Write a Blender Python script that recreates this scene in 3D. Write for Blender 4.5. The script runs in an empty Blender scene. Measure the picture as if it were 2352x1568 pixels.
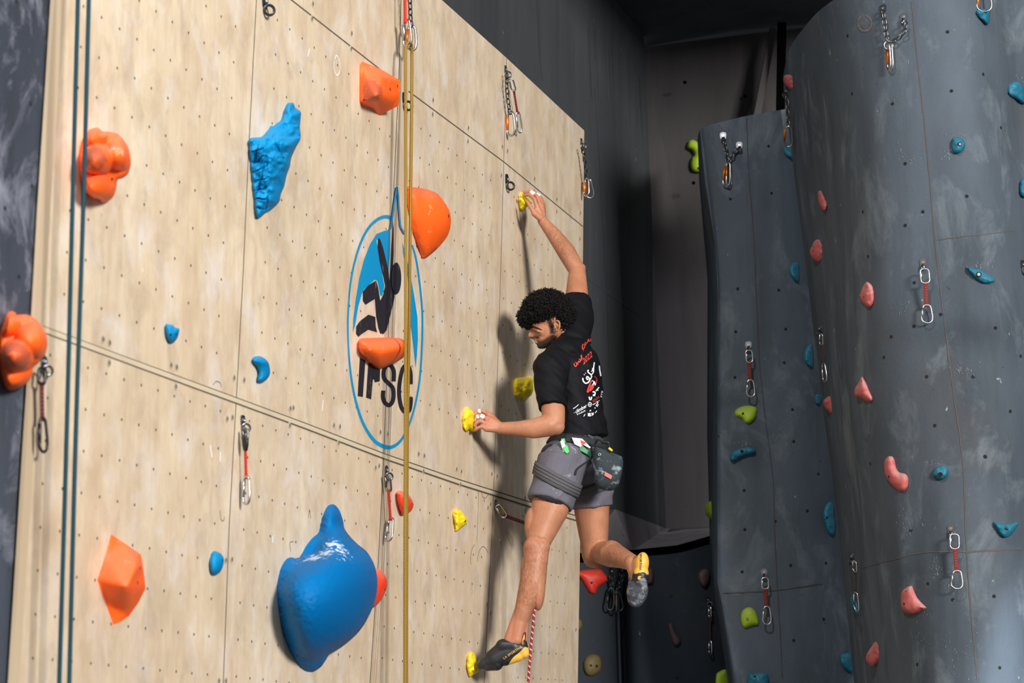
import bpy, bmesh, math, random
import numpy as np
from mathutils import Vector, Matrix, noise, geometry
from mathutils.bvhtree import BVHTree
random.seed(7)
S = bpy.context.scene
COL = S.collection
# ---------------------------------------------------------------- camera
F = 5600.0; PITCH = math.radians(9.94); CAM = Vector((0, 0, 1.6))
cp, sp = math.cos(PITCH), math.sin(PITCH)
cam_d = bpy.data.cameras.new('camera'); cam = bpy.data.objects.new('camera', cam_d); COL.objects.link(cam)
cam.location = CAM; cam.rotation_euler = (math.pi/2 + PITCH, 0, 0)
cam_d.sensor_width = 36; cam_d.lens = F/2352*36; cam_d.clip_end = 200
cam_d.dof.use_dof = True; cam_d.dof.focus_distance = 11.3; cam_d.dof.aperture_fstop = 4.0
S.camera = cam
S.view_settings.view_transform = 'Standard'; S.view_settings.look = 'None'
S.view_settings.gamma = 1; S.view_settings.use_curve_mapping = False
S.view_settings.exposure = 0.12
# ---------------------------------------------------------------- world + lights
W = bpy.data.worlds.new('world'); S.world = W; W.use_nodes = True
W.node_tree.nodes['Background'].inputs[0].default_value = (0.90, 0.95, 1.0, 1)
W.node_tree.nodes['Background'].inputs[1].default_value = 0.20
def area(name, loc, target, size, power, col):
    l = bpy.data.lights.new(name, 'AREA'); l.shape = 'RECTANGLE'; l.size = size[0]; l.size_y = size[1]
    l.energy = power; l.color = col
    o = bpy.data.objects.new(name, l); COL.objects.link(o); o.location = loc
    o.rotation_euler = (Vector(target)-Vector(loc)).to_track_quat('-Z', 'Y').to_euler()
    return o
area('daylight_opening', (12.0, -12.0, 8.2), (-0.2, 10, 4.2), (4.4, 3.5), 7800, (1.0, 0.97, 0.92))
area('ceiling_lamp', (-1.2, 4.5, 8.5), (1.6, 12, 3.5), (0.7, 0.7), 330, (0.97, 0.99, 1.0))
def spot(name, loc, target, deg, power, col, blend, size):
    l = bpy.data.lights.new(name, 'SPOT'); l.energy = power; l.color = col; l.spot_size = math.radians(deg); l.spot_blend = blend; l.shadow_soft_size = size
    o = bpy.data.objects.new(name, l); COL.objects.link(o); o.location = loc; o.rotation_euler = (Vector(target)-Vector(loc)).to_track_quat('-Z', 'Y').to_euler()
spot('door_light', (1.0, 0.5, 1.2), (3.25, 11.4, 1.80), 12.2, 11000, (0.84, 0.92, 1.0), .35, .05)

# ---------------------------------------------------------------- pixel to place
def ray(px, py):
    x, h = px-1176.0, 784.0-py
    return Vector((x, F*cp-h*sp, F*sp+h*cp))
YAW = math.radians(16.8); D = 3.4
E_ = Vector((math.sin(YAW), math.cos(YAW), 0)); N_ = Vector((math.cos(YAW), -math.sin(YAW), 0))
UP = Vector((0, 0, 1))
def on_plane(px, py, p0, n):
    r = ray(px, py); return CAM + r*((p0-CAM).dot(n)/r.dot(n))
WP0 = CAM - N_*D
def wp(px, py, o=0.0):            # a point on the timber wall, o metres in front of it
    return on_plane(px, py, WP0+N_*o, N_)
def at_depth(px, py, y):
    r = ray(px, py); return CAM + r*(y/r.y)
def at_u(px, py, u):              # a point u metres along the timber wall
    return on_plane(px, py, CAM+E_*u, E_)
def to_px(p):
    q = p-CAM; d = q.y*cp+q.z*sp; h = -q.y*sp+q.z*cp
    return 1176+F*q.x/d, 784-F*h/d
# ---------------------------------------------------------------- object helpers
def props(o, label=None, cat=None, group=None, kind=None):
    if label: o['label'] = label
    if cat: o['category'] = cat
    if group: o['group'] = group
    if kind: o['kind'] = kind
    return o
def mesh_obj(name, bm, mats, parent=None, smooth=True):
    me = bpy.data.meshes.new(name); bm.to_mesh(me); bm.free()
    if not isinstance(mats, (list, tuple)): mats = [mats]
    for m in mats: me.materials.append(m)
    if smooth:
        for p in me.polygons: p.use_smooth = True
    o = bpy.data.objects.new(name, me); COL.objects.link(o)
    if parent: o.parent = parent; o.matrix_parent_inverse = parent.matrix_world.inverted()
    return o
def empty(name, loc, label=None, cat=None, group=None, kind=None):
    o = bpy.data.objects.new(name, None); COL.objects.link(o); o.location = loc; o.empty_display_size = .05
    o.matrix_world = Matrix.Translation(Vector(loc))
    return props(o, label, cat, group, kind)
def auto_smooth(o, ang=40):
    me = o.data
    bm = bmesh.new(); bm.from_mesh(me)
    for e in bm.edges:
        if len(e.link_faces) == 2 and e.calc_face_angle(0) > math.radians(ang): e.smooth = False
    bm.to_mesh(me); bm.free()
def tube(bm, pts, r, segs=8, closed=False, mat=0, uvs=False, flat=None):
    """a round tube along pts; r is a number or a list; flat = (side vector, ratio) for straps"""
    n = len(pts); pts = [Vector(p) for p in pts]; rs = r if isinstance(r, (list, tuple)) else [r]*n
    t0 = (pts[1]-pts[0]).normalized(); a = Vector((0, 0, 1)) if abs(t0.z) < .9 else Vector((1, 0, 0))
    nrm = t0.cross(a).normalized(); rings = []; L = 0; Ls = []
    uv = bm.loops.layers.uv.verify() if uvs else None
    for i in range(n):
        if closed: t = (pts[(i+1) % n]-pts[i-1]).normalized()
        else: t = (pts[min(i+1, n-1)]-pts[max(i-1, 0)]).normalized()
        nrm = (nrm - t*nrm.dot(t)).normalized(); b = t.cross(nrm)
        if i: L += (pts[i]-pts[i-1]).length
        Ls.append(L)
        ring = []
        for k in range(segs):
            th = 2*math.pi*k/segs; dv = nrm*math.cos(th)+b*math.sin(th)
            if flat:
                s = (flat[0]-t*flat[0].dot(t)).normalized(); q = t.cross(s)
                dv = s*(dv.dot(s))+q*(dv.dot(q)*flat[1])
            ring.append(bm.verts.new(pts[i]+dv*rs[i]))
        rings.append(ring)
    m = n if closed else n-1
    for i in range(m):
        A, B = rings[i], rings[(i+1) % n]
        for k in range(segs):
            f = bm.faces.new((A[k], A[(k+1) % segs], B[(k+1) % segs], B[k])); f.material_index = mat; f.smooth = True
            if uvs:
                for lp, (uu, vv) in zip(f.loops, ((k, Ls[i]), (k+1, Ls[i]), (k+1, Ls[min(i+1, n-1)]), (k, Ls[min(i+1, n-1)]))):
                    lp[uv].uv = (uu/segs, vv)
    if not closed:
        for ring, fl in ((rings[0], True), (rings[-1], False)):
            f = bm.faces.new(ring[::-1] if fl else ring); f.material_index = mat
def box(bm, c, ax, ay, az, mat=0):
    c = Vector(c); vs = [bm.verts.new(c+ax*i+ay*j+az*k) for i in (-1, 1) for j in (-1, 1) for k in (-1, 1)]
    for q in ((0, 1, 3, 2), (4, 6, 7, 5), (0, 4, 5, 1), (2, 3, 7, 6), (0, 2, 6, 4), (1, 5, 7, 3)):
        bm.faces.new([vs[i] for i in q]).material_index = mat
    return vs
def disc(bm, c, n, r, segs=12, mat=0, thick=0.0, up=UP):
    n = Vector(n).normalized(); a = up.cross(n).normalized() if abs(n.dot(up)) < .95 else n.orthogonal().normalized(); b = n.cross(a)
    top = [bm.verts.new(c+n*thick+(a*math.cos(2*math.pi*k/segs)+b*math.sin(2*math.pi*k/segs))*r) for k in range(segs)]
    f = bm.faces.new(top); f.material_index = mat
    if thick:
        bot = [bm.verts.new(v.co-n*thick) for v in top]
        for k in range(segs):
            bm.faces.new((bot[k], bot[(k+1) % segs], top[(k+1) % segs], top[k])).material_index = mat
def cat_rom(pts, per=6, closed=True):
    n = len(pts); out = []
    rng = range(n) if closed else range(n-1)
    for i in rng:
        g = (lambda k: pts[k % n]) if closed else (lambda k: pts[min(max(k, 0), n-1)])
        p0, p1, p2, p3 = g(i-1), g(i), g(i+1), g(i+2)
        for j in range(per):
            t = j/per
            out.append(tuple(0.5*((2*p1[a])+(-p0[a]+p2[a])*t+(2*p0[a]-5*p1[a]+4*p2[a]-p3[a])*t*t+(-p0[a]+3*p1[a]-3*p2[a]+p3[a])*t**3) for a in range(len(p1))))
    if not closed: out.append(tuple(pts[-1]))
    return out
def conv(pts, crop):
    s, ox, oy = crop; return [(ox+p[0]/s, oy+p[1]/s)+tuple(p[2:]) for p in pts]
def poly_area(P): return .5*sum(P[i-1][0]*P[i][1]-P[i][0]*P[i-1][1] for i in range(len(P)))
def seg_dist(q, A):               # distance of points q (m,2) to closed polygon A (n,2)
    A = np.asarray(A, float); B = np.roll(A, -1, 0); q = np.asarray(q, float)
    d = B-A; L = (d**2).sum(1)+1e-9
    t = np.clip(((q[:, None, :]-A[None])*d[None]).sum(2)/L, 0, 1)
    c = A[None]+t[..., None]*d[None]
    return np.sqrt(((q[:, None, :]-c)**2).sum(2).min(1))
def inside(q, A):
    A = np.asarray(A, float); q = np.asarray(q, float); B = np.roll(A, -1, 0); r = np.zeros(len(q), bool)
    for (x1, y1), (x2, y2) in zip(A, B):
        c = (y1 > q[:, 1]) != (y2 > q[:, 1])
        with np.errstate(divide='ignore', invalid='ignore'):
            xi = (x2-x1)*(q[:, 1]-y1)/(y2-y1+1e-12)+x1
        r ^= c & (q[:, 0] < xi)
    return r
def tri_poly(P, step, extra=(), jitter=.18):
    """triangulate a pixel polygon with inner points; returns verts (n,2), faces, number on the boundary"""
    if poly_area(P) < 0: P = P[::-1]
    A = np.array(P, float); x0, y0 = A.min(0); x1, y1 = A.max(0); G = []
    if step:
        rnd = random.Random(3); row = 0; y = y0
        while y < y1:
            x = x0+(row % 2)*step/2
            while x < x1:
                G.append((x+rnd.uniform(-1, 1)*jitter*step, y+rnd.uniform(-1, 1)*jitter*step)); x += step
            y += step*.87; row += 1
        G = np.array(G)
        G = G[inside(G, A)]
        if len(G): G = G[seg_dist(G, A) > step*.45]
        G = [tuple(g) for g in G]
    G = list(G)+[tuple(e) for e in extra]
    vs = [Vector(p) for p in P]+[Vector(g) for g in G]; n = len(P)
    v, e, f, ov, oe, of = geometry.delaunay_2d_cdt(vs, [(i, (i+1) % n) for i in range(n)], [], 1, 1e-5)
    return np.array([tuple(q) for q in v]), f, n
# ---------------------------------------------------------------- material helpers
def nt(name, rough=.6, metal=0.0, spec=.5, base=(.5, .5, .5)):
    m = bpy.data.materials.new(name); m.use_nodes = True; t = m.node_tree
    b = t.nodes['Principled BSDF']; b.inputs['Roughness'].default_value = rough; b.inputs['Metallic'].default_value = metal
    b.inputs['Specular IOR Level'].default_value = spec; b.inputs['Base Color'].default_value = (*base, 1)
    return m, t, b
def nd(t, typ, **k):
    n = t.nodes.new(typ)
    for a, v in k.items(): setattr(n, a, v)
    return n
def sock(t, dst, v):
    if isinstance(v, bpy.types.NodeSocket): t.links.new(v, dst)
    else: dst.default_value = v
def coords(t, kind='Object', scale=(1, 1, 1), rot=(0, 0, 0), loc=(0, 0, 0)):
    tc = nd(t, 'ShaderNodeTexCoord'); mp = nd(t, 'ShaderNodeMapping')
    t.links.new(tc.outputs[kind], mp.inputs[0]); mp.inputs['Scale'].default_value = scale
    mp.inputs['Rotation'].default_value = rot; mp.inputs['Location'].default_value = loc
    return mp.outputs[0]
def nz(t, vec, scale, detail=4, rough=.5, dist=0.0):
    n = nd(t, 'ShaderNodeTexNoise'); t.links.new(vec, n.inputs['Vector'])
    n.inputs['Scale'].default_value = scale; n.inputs['Detail'].default_value = detail
    n.inputs['Roughness'].default_value = rough; n.inputs['Distortion'].default_value = dist
    return n.outputs['Fac']
def ramp(t, fac, stops):
    n = nd(t, 'ShaderNodeValToRGB'); t.links.new(fac, n.inputs[0]); e = n.color_ramp.elements
    while len(e) < len(stops): e.new(.5)
    for el, (p, c) in zip(e, stops):
        el.position = p; el.color = (c, c, c, 1) if isinstance(c, (int, float)) else (*c, 1)
    return n.outputs[0]
def mix(t, fac, a, b, mode='MIX'):
    n = nd(t, 'ShaderNodeMix', data_type='RGBA', blend_type=mode)
    sock(t, n.inputs[0], fac)
    for s, v in ((n.inputs[6], a), (n.inputs[7], b)):
        if isinstance(v, tuple): v = (*v[:3], 1)
        sock(t, s, v)
    return n.outputs[2]
def math_(t, op, a, b=None, c=None):
    n = nd(t, 'ShaderNodeMath', operation=op)
    for i, v in enumerate((a, b, c)):
        if v is not None: sock(t, n.inputs[i], v)
    return n.outputs[0]
def bump(t, b, h, strength=.3, dist=.002):
    n = nd(t, 'ShaderNodeBump'); n.inputs['Strength'].default_value = strength; n.inputs['Distance'].default_value = dist
    t.links.new(h, n.inputs['Height']); t.links.new(n.outputs[0], b.inputs['Normal'])
def lin(r, g, b):
    f = lambda c: (c/255/12.92) if c/255 <= .04045 else ((c/255+.055)/1.055)**2.4
    return (f(r), f(g), f(b))
M = {}
def wood_mat():
    m, t, b = nt('plywood', .62, spec=.25)
    v = coords(t, 'UV')
    sc = lambda x, y, r=0: coords(t, 'UV', (x, y, 1), (0, 0, r))
    broad = ramp(t, nz(t, sc(1.6, .7), 1.3, 5, .6), [(.30, 0), (.72, 1)])
    c = mix(t, broad, (.66, .51, .35), (.80, .68, .51))
    streak = ramp(t, nz(t, sc(9, .8), 1.6, 6, .65), [(.46, 0), (.75, 1)])
    c = mix(t, math_(t, 'MULTIPLY', streak, .45), c, (.50, .355, .225))
    mot = nz(t, sc(16, 6), 1.0, 5, .65)
    c = mix(t, math_(t, 'MULTIPLY', ramp(t, mot, [(.4, 0), (.7, 1)]), .30), c, (.50, .37, .25))
    grain = nz(t, sc(70, 3.5), 1.0, 5, .7)
    c = mix(t, math_(t, 'MULTIPLY', ramp(t, grain, [(.35, 0), (.7, 1)]), .16), c, (.48, .34, .22))
    smudge = ramp(t, nz(t, sc(2.8, 1.7), 2.6, 7, .68, .6), [(.50, 0), (.72, 1)])
    c = mix(t, math_(t, 'MULTIPLY', smudge, .5), c, (.37, .275, .21))
    blot = ramp(t, nz(t, coords(t, 'UV', (3.5, 2.4, 1), (0, 0, 0), (4, 9, 0)), 2.0, 5, .6), [(.45, 0), (.75, 1)])
    c = mix(t, math_(t, 'MULTIPLY', blot, .55), c, (.47, .335, .215))
    chalk = ramp(t, nz(t, coords(t, 'UV', (2.1, 1.5, 1), (0, 0, 0), (3.3, 7.7, 0)), 2.6, 8, .66, .35), [(.50, 0), (.80, 1)])
    c = mix(t, math_(t, 'MULTIPLY', chalk, .50), c, (.80, .78, .84))
    uvs = nd(t, 'ShaderNodeSeparateXYZ'); t.links.new(coords(t, 'UV'), uvs.inputs[0])
    low = ramp(t, math_(t, 'ADD', math_(t, 'MULTIPLY', uvs.outputs[1], -.45), .75), [(.0, 0), (.75, 1)])
    dz = ramp(t, nz(t, coords(t, 'UV', (1.5, 1.1, 1), (0, 0, 0), (7, 4, 0)), 2.2, 7, .7), [(.36, 0), (.66, 1)])
    c = mix(t, math_(t, 'MULTIPLY', math_(t, 'MULTIPLY', low, dz), .42), c, (.40, .29, .21))
    sp = nz(t, coords(t, 'UV', (5, 3.2, 1), (0, 0, 0), (11, 2, 0)), 3.5, 6, .7)
    c = mix(t, math_(t, 'MULTIPLY', ramp(t, sp, [(.66, 0), (.71, 1)]), .5), c, (.28, .23, .24))
    ch2 = nz(t, coords(t, 'UV', (8, 3.0, 1), (0, 0, .5), (1, 2, 0)), 3.0, 7, .7)
    c = mix(t, math_(t, 'MULTIPLY', ramp(t, ch2, [(.68, 0), (.73, 1)]), .8), c, (.88, .88, .92))
    t.links.new(c, b.inputs['Base Color'])
    bump(t, b, nz(t, sc(60, 8), 1, 5, .7), .12, .001)
    return m
M['wood'] = wood_mat()
def rough_mat(name, c0, c1, chalkc=(.32, .36, .40), chalk=.35, stretch=.45, dark=(.012, .013, .015), lo=.60):
    m, t, b = nt(name, .75, spec=.25)
    o = coords(t, 'Object', (1, 1, stretch))
    c = mix(t, ramp(t, nz(t, o, 1.2, 6, .62), [(.3, 0), (.7, 1)]), c0, c1)
    st = ramp(t, nz(t, coords(t, 'Object', (7, 7, .6)), 1.0, 5, .6), [(.5, 0), (.8, 1)])
    c = mix(t, math_(t, 'MULTIPLY', st, .35), c, dark)
    br = ramp(t, nz(t, coords(t, 'Object', (1, 1, .7), (0, 0, 0), (5, 3, 1)), 1.7, 5, .6), [(.56, 0), (.75, 1)])
    c = mix(t, math_(t, 'MULTIPLY', br, .3), c, (.10, .078, .068))
    ck = ramp(t, nz(t, coords(t, 'Object', (1, 1, .6), (0, 0, 0), (9, 1, 4)), 3.6, 8, .68, .5), [(lo, 0), (lo+.16, 1)])
    c = mix(t, math_(t, 'MULTIPLY', ck, chalk), c, chalkc)
    sk = ramp(t, nz(t, coords(t, 'Object', (1, 1, .8), (0, 0, 0), (2, 8, 4)), 17, 4, .6), [(.71, 0), (.76, 1)])
    c = mix(t, math_(t, 'MULTIPLY', sk, chalk*1.2), c, (.5, .54, .58))
    dk = ramp(t, nz(t, coords(t, 'Object', (1, 1, 1), (0, 0, 0), (1, 7, 2)), 26, 3, .6), [(.72, 0), (.76, 1)])
    c = mix(t, math_(t, 'MULTIPLY', dk, .6), c, dark)
    t.links.new(c, b.inputs['Base Color'])
    bump(t, b, nz(t, coords(t), 60, 6, .75), .6, .004)
    return m
M['grey'] = rough_mat('sanded_grey_panel', lin(60, 68, 76), lin(90, 100, 111), (.20, .235, .26), .55, lo=.52)
M['grey_left'] = rough_mat('scuffed_charcoal_panel', lin(48, 53, 63), lin(70, 77, 90), (.40, .41, .50), .65, .45, lo=.50)
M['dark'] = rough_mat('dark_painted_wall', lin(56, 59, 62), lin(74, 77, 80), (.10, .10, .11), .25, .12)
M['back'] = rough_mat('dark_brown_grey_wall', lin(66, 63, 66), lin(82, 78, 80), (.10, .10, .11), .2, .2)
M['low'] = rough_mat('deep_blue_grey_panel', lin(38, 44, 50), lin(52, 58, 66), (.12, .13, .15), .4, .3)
def plastic(name, col, worn, rough=.42, amount=.5, dust=(.9, .87, .86), bs=.25, top=.5, spec=.4):
    """moulded resin: worn paler colour in patches, chalk lying on faces that look up"""
    m, t, b = nt(name, rough, spec=spec)
    o = coords(t)
    n1 = nz(t, o, 9, 5, .6)
    g = nd(t, 'ShaderNodeNewGeometry'); sx = nd(t, 'ShaderNodeSeparateXYZ'); t.links.new(g.outputs['Normal'], sx.inputs[0])
    upf = ramp(t, math_(t, 'ADD', sx.outputs[2], math_(t, 'MULTIPLY', math_(t, 'SUBTRACT', n1, .5), .9)), [(.08, 0), (.75, 1)])
    c = mix(t, math_(t, 'MULTIPLY', upf, top), col, worn)
    c = mix(t, math_(t, 'MULTIPLY', ramp(t, nz(t, o, 22, 6, .7), [(.62, 0), (.7, 1)]), amount*.5), c, dust)
    t.links.new(c, b.inputs['Base Color'])
    bump(t, b, nz(t, o, 260, 3, .6), bs, .0006)
    return m
M['orange'] = plastic('orange_resin', (.98, .125, .010), (.94, .20, .11), .5, spec=.3)
M['red_orange'] = plastic('red_orange_resin', (.86, .05, .012), (.9, .3, .2))
M['blue'] = plastic('blue_resin', (.0, .205, .46), (.01, .26, .52), .55, .15, top=.4, spec=.2)
M['big_blue'] = plastic('deep_blue_resin', (.0, .125, .36), (.0, .155, .40), .55, .0, bs=.2, top=.3, spec=.10)
M['teal'] = plastic('teal_resin', (.010, .135, .21), (.05, .23, .31), .5, .4, (.5, .6, .65))
M['yellow'] = plastic('yellow_resin', (.92, .68, .012), (.95, .75, .1), .45, .15)
M['pink'] = plastic('faded_pink_resin', (.50, .115, .11), (.50, .27, .25), .65, .6, (.55, .42, .40), top=.85)
M['lime'] = plastic('lime_resin', (.36, .52, .02), (.42, .50, .12), .5, .3, (.5, .5, .3))
M['red'] = plastic('red_resin', (.62, .035, .02), (.62, .06, .03), .5, .2)
M['mustard'] = plastic('dull_mustard_resin', (.14, .10, .035), (.16, .12, .06), .6, .2, (.3, .28, .2))
M['mauve'] = plastic('dull_mauve_resin', (.085, .05, .055), (.10, .07, .07), .6, .2, (.2, .18, .18))
def simple(name, col, rough=.5, metal=0, spec=.5):
    m, t, b = nt(name, rough, metal, spec, col); return m
M['soffit'] = rough_mat('soffit_board', lin(118, 114, 118), lin(135, 130, 134), (.10, .10, .11), .1, .5)
M['hole'] = simple('dark_socket', (.008, .007, .006), .9)
M['hole_w'] = simple('brown_socket', (.075, .045, .025), .9)
M['void'] = simple('black_void', (.002, .002, .002), 1, 0, 0)
M['steel'] = simple('steel', (.55, .56, .58), .28, 1)
M['dsteel'] = simple('tarnished_steel', (.20, .20, .21), .38, 1)
M['dkmetal'] = simple('blackened_steel', (.06, .062, .066), .42, .9)
M['alu'] = simple('aluminium', (.72, .73, .75), .25, 1)
M['orange_gate'] = simple('orange_gate', (.80, .20, .02), .35, .6)
M['sling'] = simple('red_webbing', (.17, .014, .012), .85)
M['sling_bright'] = simple('bright_red_webbing', (.62, .03, .02), .8)
M['stitch'] = simple('white_stitching', (.35, .16, .14), .9)
M['black_rubber'] = simple('black_rubber', (.012, .012, .014), .35)
M['seam_dark'] = simple('seam_grime', (.10, .075, .05), .9)
M['seam_light'] = simple('seam_filler', (.62, .51, .36), .8)
M['seam_brown'] = simple('seam_sealant', (.10, .078, .074), .85)
# ================================================================ WALLS
HM = {
 'm1':[45.683,-6.67058,191.802,26.7098,92.8492,14.0256,0.0148138,-0.00238386,1.0],
 'l1':[46.7712,-5.81826,109.683,27.1152,96.4644,913.653,0.0150943,-0.00202575,1.0],
 'm2':[37.1798,-4.69782,636.658,22.5623,78.6267,45.9741,0.0121957,-0.00140165,1.0],
 'm3':[31.5108,-3.97842,966.864,19.1716,66.9668,294.854,0.0101946,-0.00154187,1.0],
 'm4':[27.6509,-3.20093,1180.61,17.3067,59.696,452.363,0.00921858,-0.00148881,1.0],
 'l2':[37.4062,-5.60566,568.844,21.5923,80.2418,1049.36,0.0115105,-0.00236708,1.0],
 'l3':[31.583,-5.5591,920.314,17.7052,68.2617,1157.82,0.00946119,-0.00206839,1.0],
 'l4':[27.5093,-3.58549,1252.83,14.5605,57.7791,1198.5,0.00856187,-0.00143364,1.0]}
def hp(k, i, j):
    h = HM[k]; w = h[6]*i+h[7]*j+h[8]
    return (h[0]*i+h[1]*j+h[2])/w, (h[3]*i+h[4]*j+h[5])/w
wedge = [(128, -40), (125, 0), (111, 223), (93.5, 490), (82, 696), (59.5, 1035), (27, 1568), (-30, 2500)]
top_edge = [(930, -75), (1015, 0), (1160, 130), (1342, 300)]
right_edge = [(1342, 300), (1339.5, 520), (1334, 1150), (1327, 1568), (1318, 2400)]
seam_up = [(615, -45), (670, 0), (915, 192), (1158, 372), (1339, 520)]
seam_low = [(98, 754), (300, 829), (540, 917), (700, 976), (885, 1047), (1050, 1104), (1215, 1156), (1336, 1192)]
seamB = [(594, -40), (589, 0), (571, 350), (558, 640), (545, 880), (538, 1000), (527, 1200), (513, 1568), (475, 2500)]
seamC = [(922, -20), (917, 160), (905, 430), (895, 700), (882, 1040), (869, 1290), (850, 1568), (805, 2450)]
seamD = [(1164, 128), (1157, 372), (1152, 560), (1141, 900), (1132, 1180), (1112, 1568), (1080, 2420)]
gl = 'large climbing wall of pale plywood sheets studded with small bolt sockets'
# the timber wall: front sheet, real thickness
outl = wedge[::-1] + [(500, -75)] + top_edge + right_edge[1:]
bm = bmesh.new()
vs2, fs2, nb = tri_poly(outl, 0, jitter=0)
uvl = bm.loops.layers.uv.verify()
fv = [bm.verts.new(wp(*p)) for p in vs2]; bv = [bm.verts.new(wp(*p)-N_*.02) for p in vs2]
def put_uv(f):
    for lp in f.loops:
        q = lp.vert.co-CAM; lp[uvl].uv = (q.dot(E_), q.z)
for f in fs2:
    ff = bm.faces.new([fv[i] for i in f]); put_uv(ff)
for i in range(nb):
    j = (i+1) % nb; f = bm.faces.new((fv[i], fv[j], bv[j], bv[i])); put_uv(f)
    for lp in f.loops: lp[uvl].uv = (lp[uvl].uv[0], lp.vert.co.z*3)
bm.normal_update()
wall_left = mesh_obj('wall_left', bm, M['wood'], smooth=False); props(wall_left, gl, 'climbing wall', kind='structure')
def wstrip(bm, line, w, o, mat=0, ox=0, oy=0):
    """a thin strip w metres wide painted along a pixel line on the timber wall"""
    P = [wp(p[0]+ox, p[1]+oy, o) for p in line]
    for a, b in zip(P[:-1], P[1:]):
        t = (b-a).normalized(); s = t.cross(N_)*w/2
        bm.faces.new([bm.verts.new(q) for q in (a-s, a+s, b+s, b-s)]).material_index = mat
bm = bmesh.new()
wstrip(bm, seam_up, .006, .0008); wstrip(bm, seam_low, .009, .0008, 0, 0, -3.5); wstrip(bm, seam_low, .016, .001, 1, 0, 1)
wstrip(bm, seam_low, .008, .0008, 0, 0, 7)
wstrip(bm, seamB, .006, .0008); wstrip(bm, seamC, .008, .0008)
wstrip(bm, seamD, .005, .0008)
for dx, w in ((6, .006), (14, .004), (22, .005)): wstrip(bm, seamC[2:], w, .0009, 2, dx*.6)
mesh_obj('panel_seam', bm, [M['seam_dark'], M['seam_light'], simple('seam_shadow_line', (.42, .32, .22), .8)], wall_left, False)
# rope shadow painted as a browner strip by the middle joint; darker raised left-edge strip
bm = bmesh.new()
A = [(924, -40), (919, 160), (908, 425)]; B = [(948, -40), (941, 160), (926, 425)]
for i in range(2):
    q = [wp(*A[i], .0012), wp(*B[i], .0012), wp(*B[i+1], .0012), wp(*A[i+1], .0012)]
    v = [bm.verts.new(x) for x in q]+[bm.verts.new(x-N_*.001) for x in q]
    for a in ((0, 1, 2, 3), (0, 4, 5, 1), (1, 5, 6, 2), (2, 6, 7, 3), (3, 7, 4, 0)): bm.faces.new([v[k] for k in a])
mesh_obj('rope_shadow_strip', bm, simple('plywood_rope_shadow', (.60, .475, .34), .6), wall_left, False)
bm = bmesh.new()
bat = [(p[0]+24-max(0, p[1])*.0045, p[1]) for p in wedge]
bt = simple('edge_strip_brown', (.52, .40, .27), .6)
for i in range(len(wedge)-1):
    q = [wp(*wedge[i], .012), wp(*bat[i], .012), wp(*bat[i+1], .012), wp(*wedge[i+1], .012)]
    v = [bm.verts.new(x) for x in q]+[bm.verts.new(x-N_*.012) for x in q]
    for a in ((0, 1, 2, 3), (1, 5, 6, 2), (3, 7, 4, 0)): bm.faces.new([v[k] for k in a])
mesh_obj('left_edge_strip', bm, bt, wall_left, False)
bm = bmesh.new()
bm.free()
# bolt sockets: one grid per sheet
bm = bmesh.new()
rng = random.Random(5)
grid = {'m1': (0, 10, -3, 9), 'm2': (0, 11, -1, 12), 'm3': (-1, 9, -1, 10), 'm4': (-1, 6, 0, 9),
        'l1': (-1, 11, -1, 8), 'l2': (0, 11, -1, 7), 'l3': (-1, 10, -1, 7), 'l4': (-3, 4, 0, 7)}
def line_y(L, x):
    for a, b in zip(L[:-1], L[1:]):
        if a[0] <= x <= b[0]: return a[1]+(b[1]-a[1])*(x-a[0])/(b[0]-a[0])
    return L[-1][1] if x > L[-1][0] else L[0][1]
def line_x(L, y):
    for a, b in zip(L[:-1], L[1:]):
        if a[1] <= y <= b[1]: return a[0]+(b[0]-a[0])*(y-a[1])/(b[1]-a[1])
    return L[-1][0] if y > L[-1][1] else L[0][0]
for k, (i0, i1, j0, j1) in grid.items():
    for i in range(i0, i1):
        for j in range(j0, j1):
            x, y = hp(k, i, j)
            if y < -20 or y > 1600: continue
            c = k[1]
            xl = line_x([wedge, seamB, seamC, seamD][int(c)-1], y)+9; xr = line_x([seamB, seamC, seamD, right_edge][int(c)-1], y)-8
            if not xl < x < xr: continue
            if k[0] == 'm' and not (line_y(seam_up, x)+14 < y < line_y(seam_low, x)-16): continue
            if k[0] == 'l' and y < line_y(seam_low, x)+22: continue
            disc(bm, wp(x+rng.uniform(-.5, .5), y+rng.uniform(-.7, .7), .0007), N_, .0050, 10)
o = mesh_obj('bolt_sockets', bm, M['hole_w'], wall_left, False)
# panel fixing screws with washers
scr = [(98, 703), (61, 1186), (39, 1523), (236, 779), (251, 787), (250, 833), (392, 838), (405, 843), (403, 887), (537, 867), (560, 872),
       (521, 961), (533, 958), (666, 937), (673, 936), (665, 976), (766, 976), (780, 979), (777, 1016), (873, 992), (890, 996), (862, 1073), (870, 1069),
       (961, 1042), (974, 1046), (972, 1082), (1048, 1077), (1059, 1082), (1057, 1112), (1129, 1088), (1141, 1093), (1120, 1165), (1126, 1157), (1205, 1140), (1205, 1168),
       (518, 1286), (532, 1284), (502, 1563), (518, 1563), (716, 42), (807, 76), (806, 111), (718, 8), (994, 229), (993, 262), (1075, 293), (1074, 324),
       (1153, 336), (1165, 346), (1151, 402), (1227, 410), (1226, 438), (1278, 457), (1278, 485), (1332, 488), (1331, 548), (1117, 1386), (1126, 1405), (1322, 1445), (1149, 1242)]
scm = bpy.data.meshes.new('screw')
bm = bmesh.new(); disc(bm, Vector((0, 0, 0)), (1, 0, 0), .013, 14, 0, .0012); disc(bm, Vector((.0012, 0, 0)), (1, 0, 0), .0075, 8, 1, .002)
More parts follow.
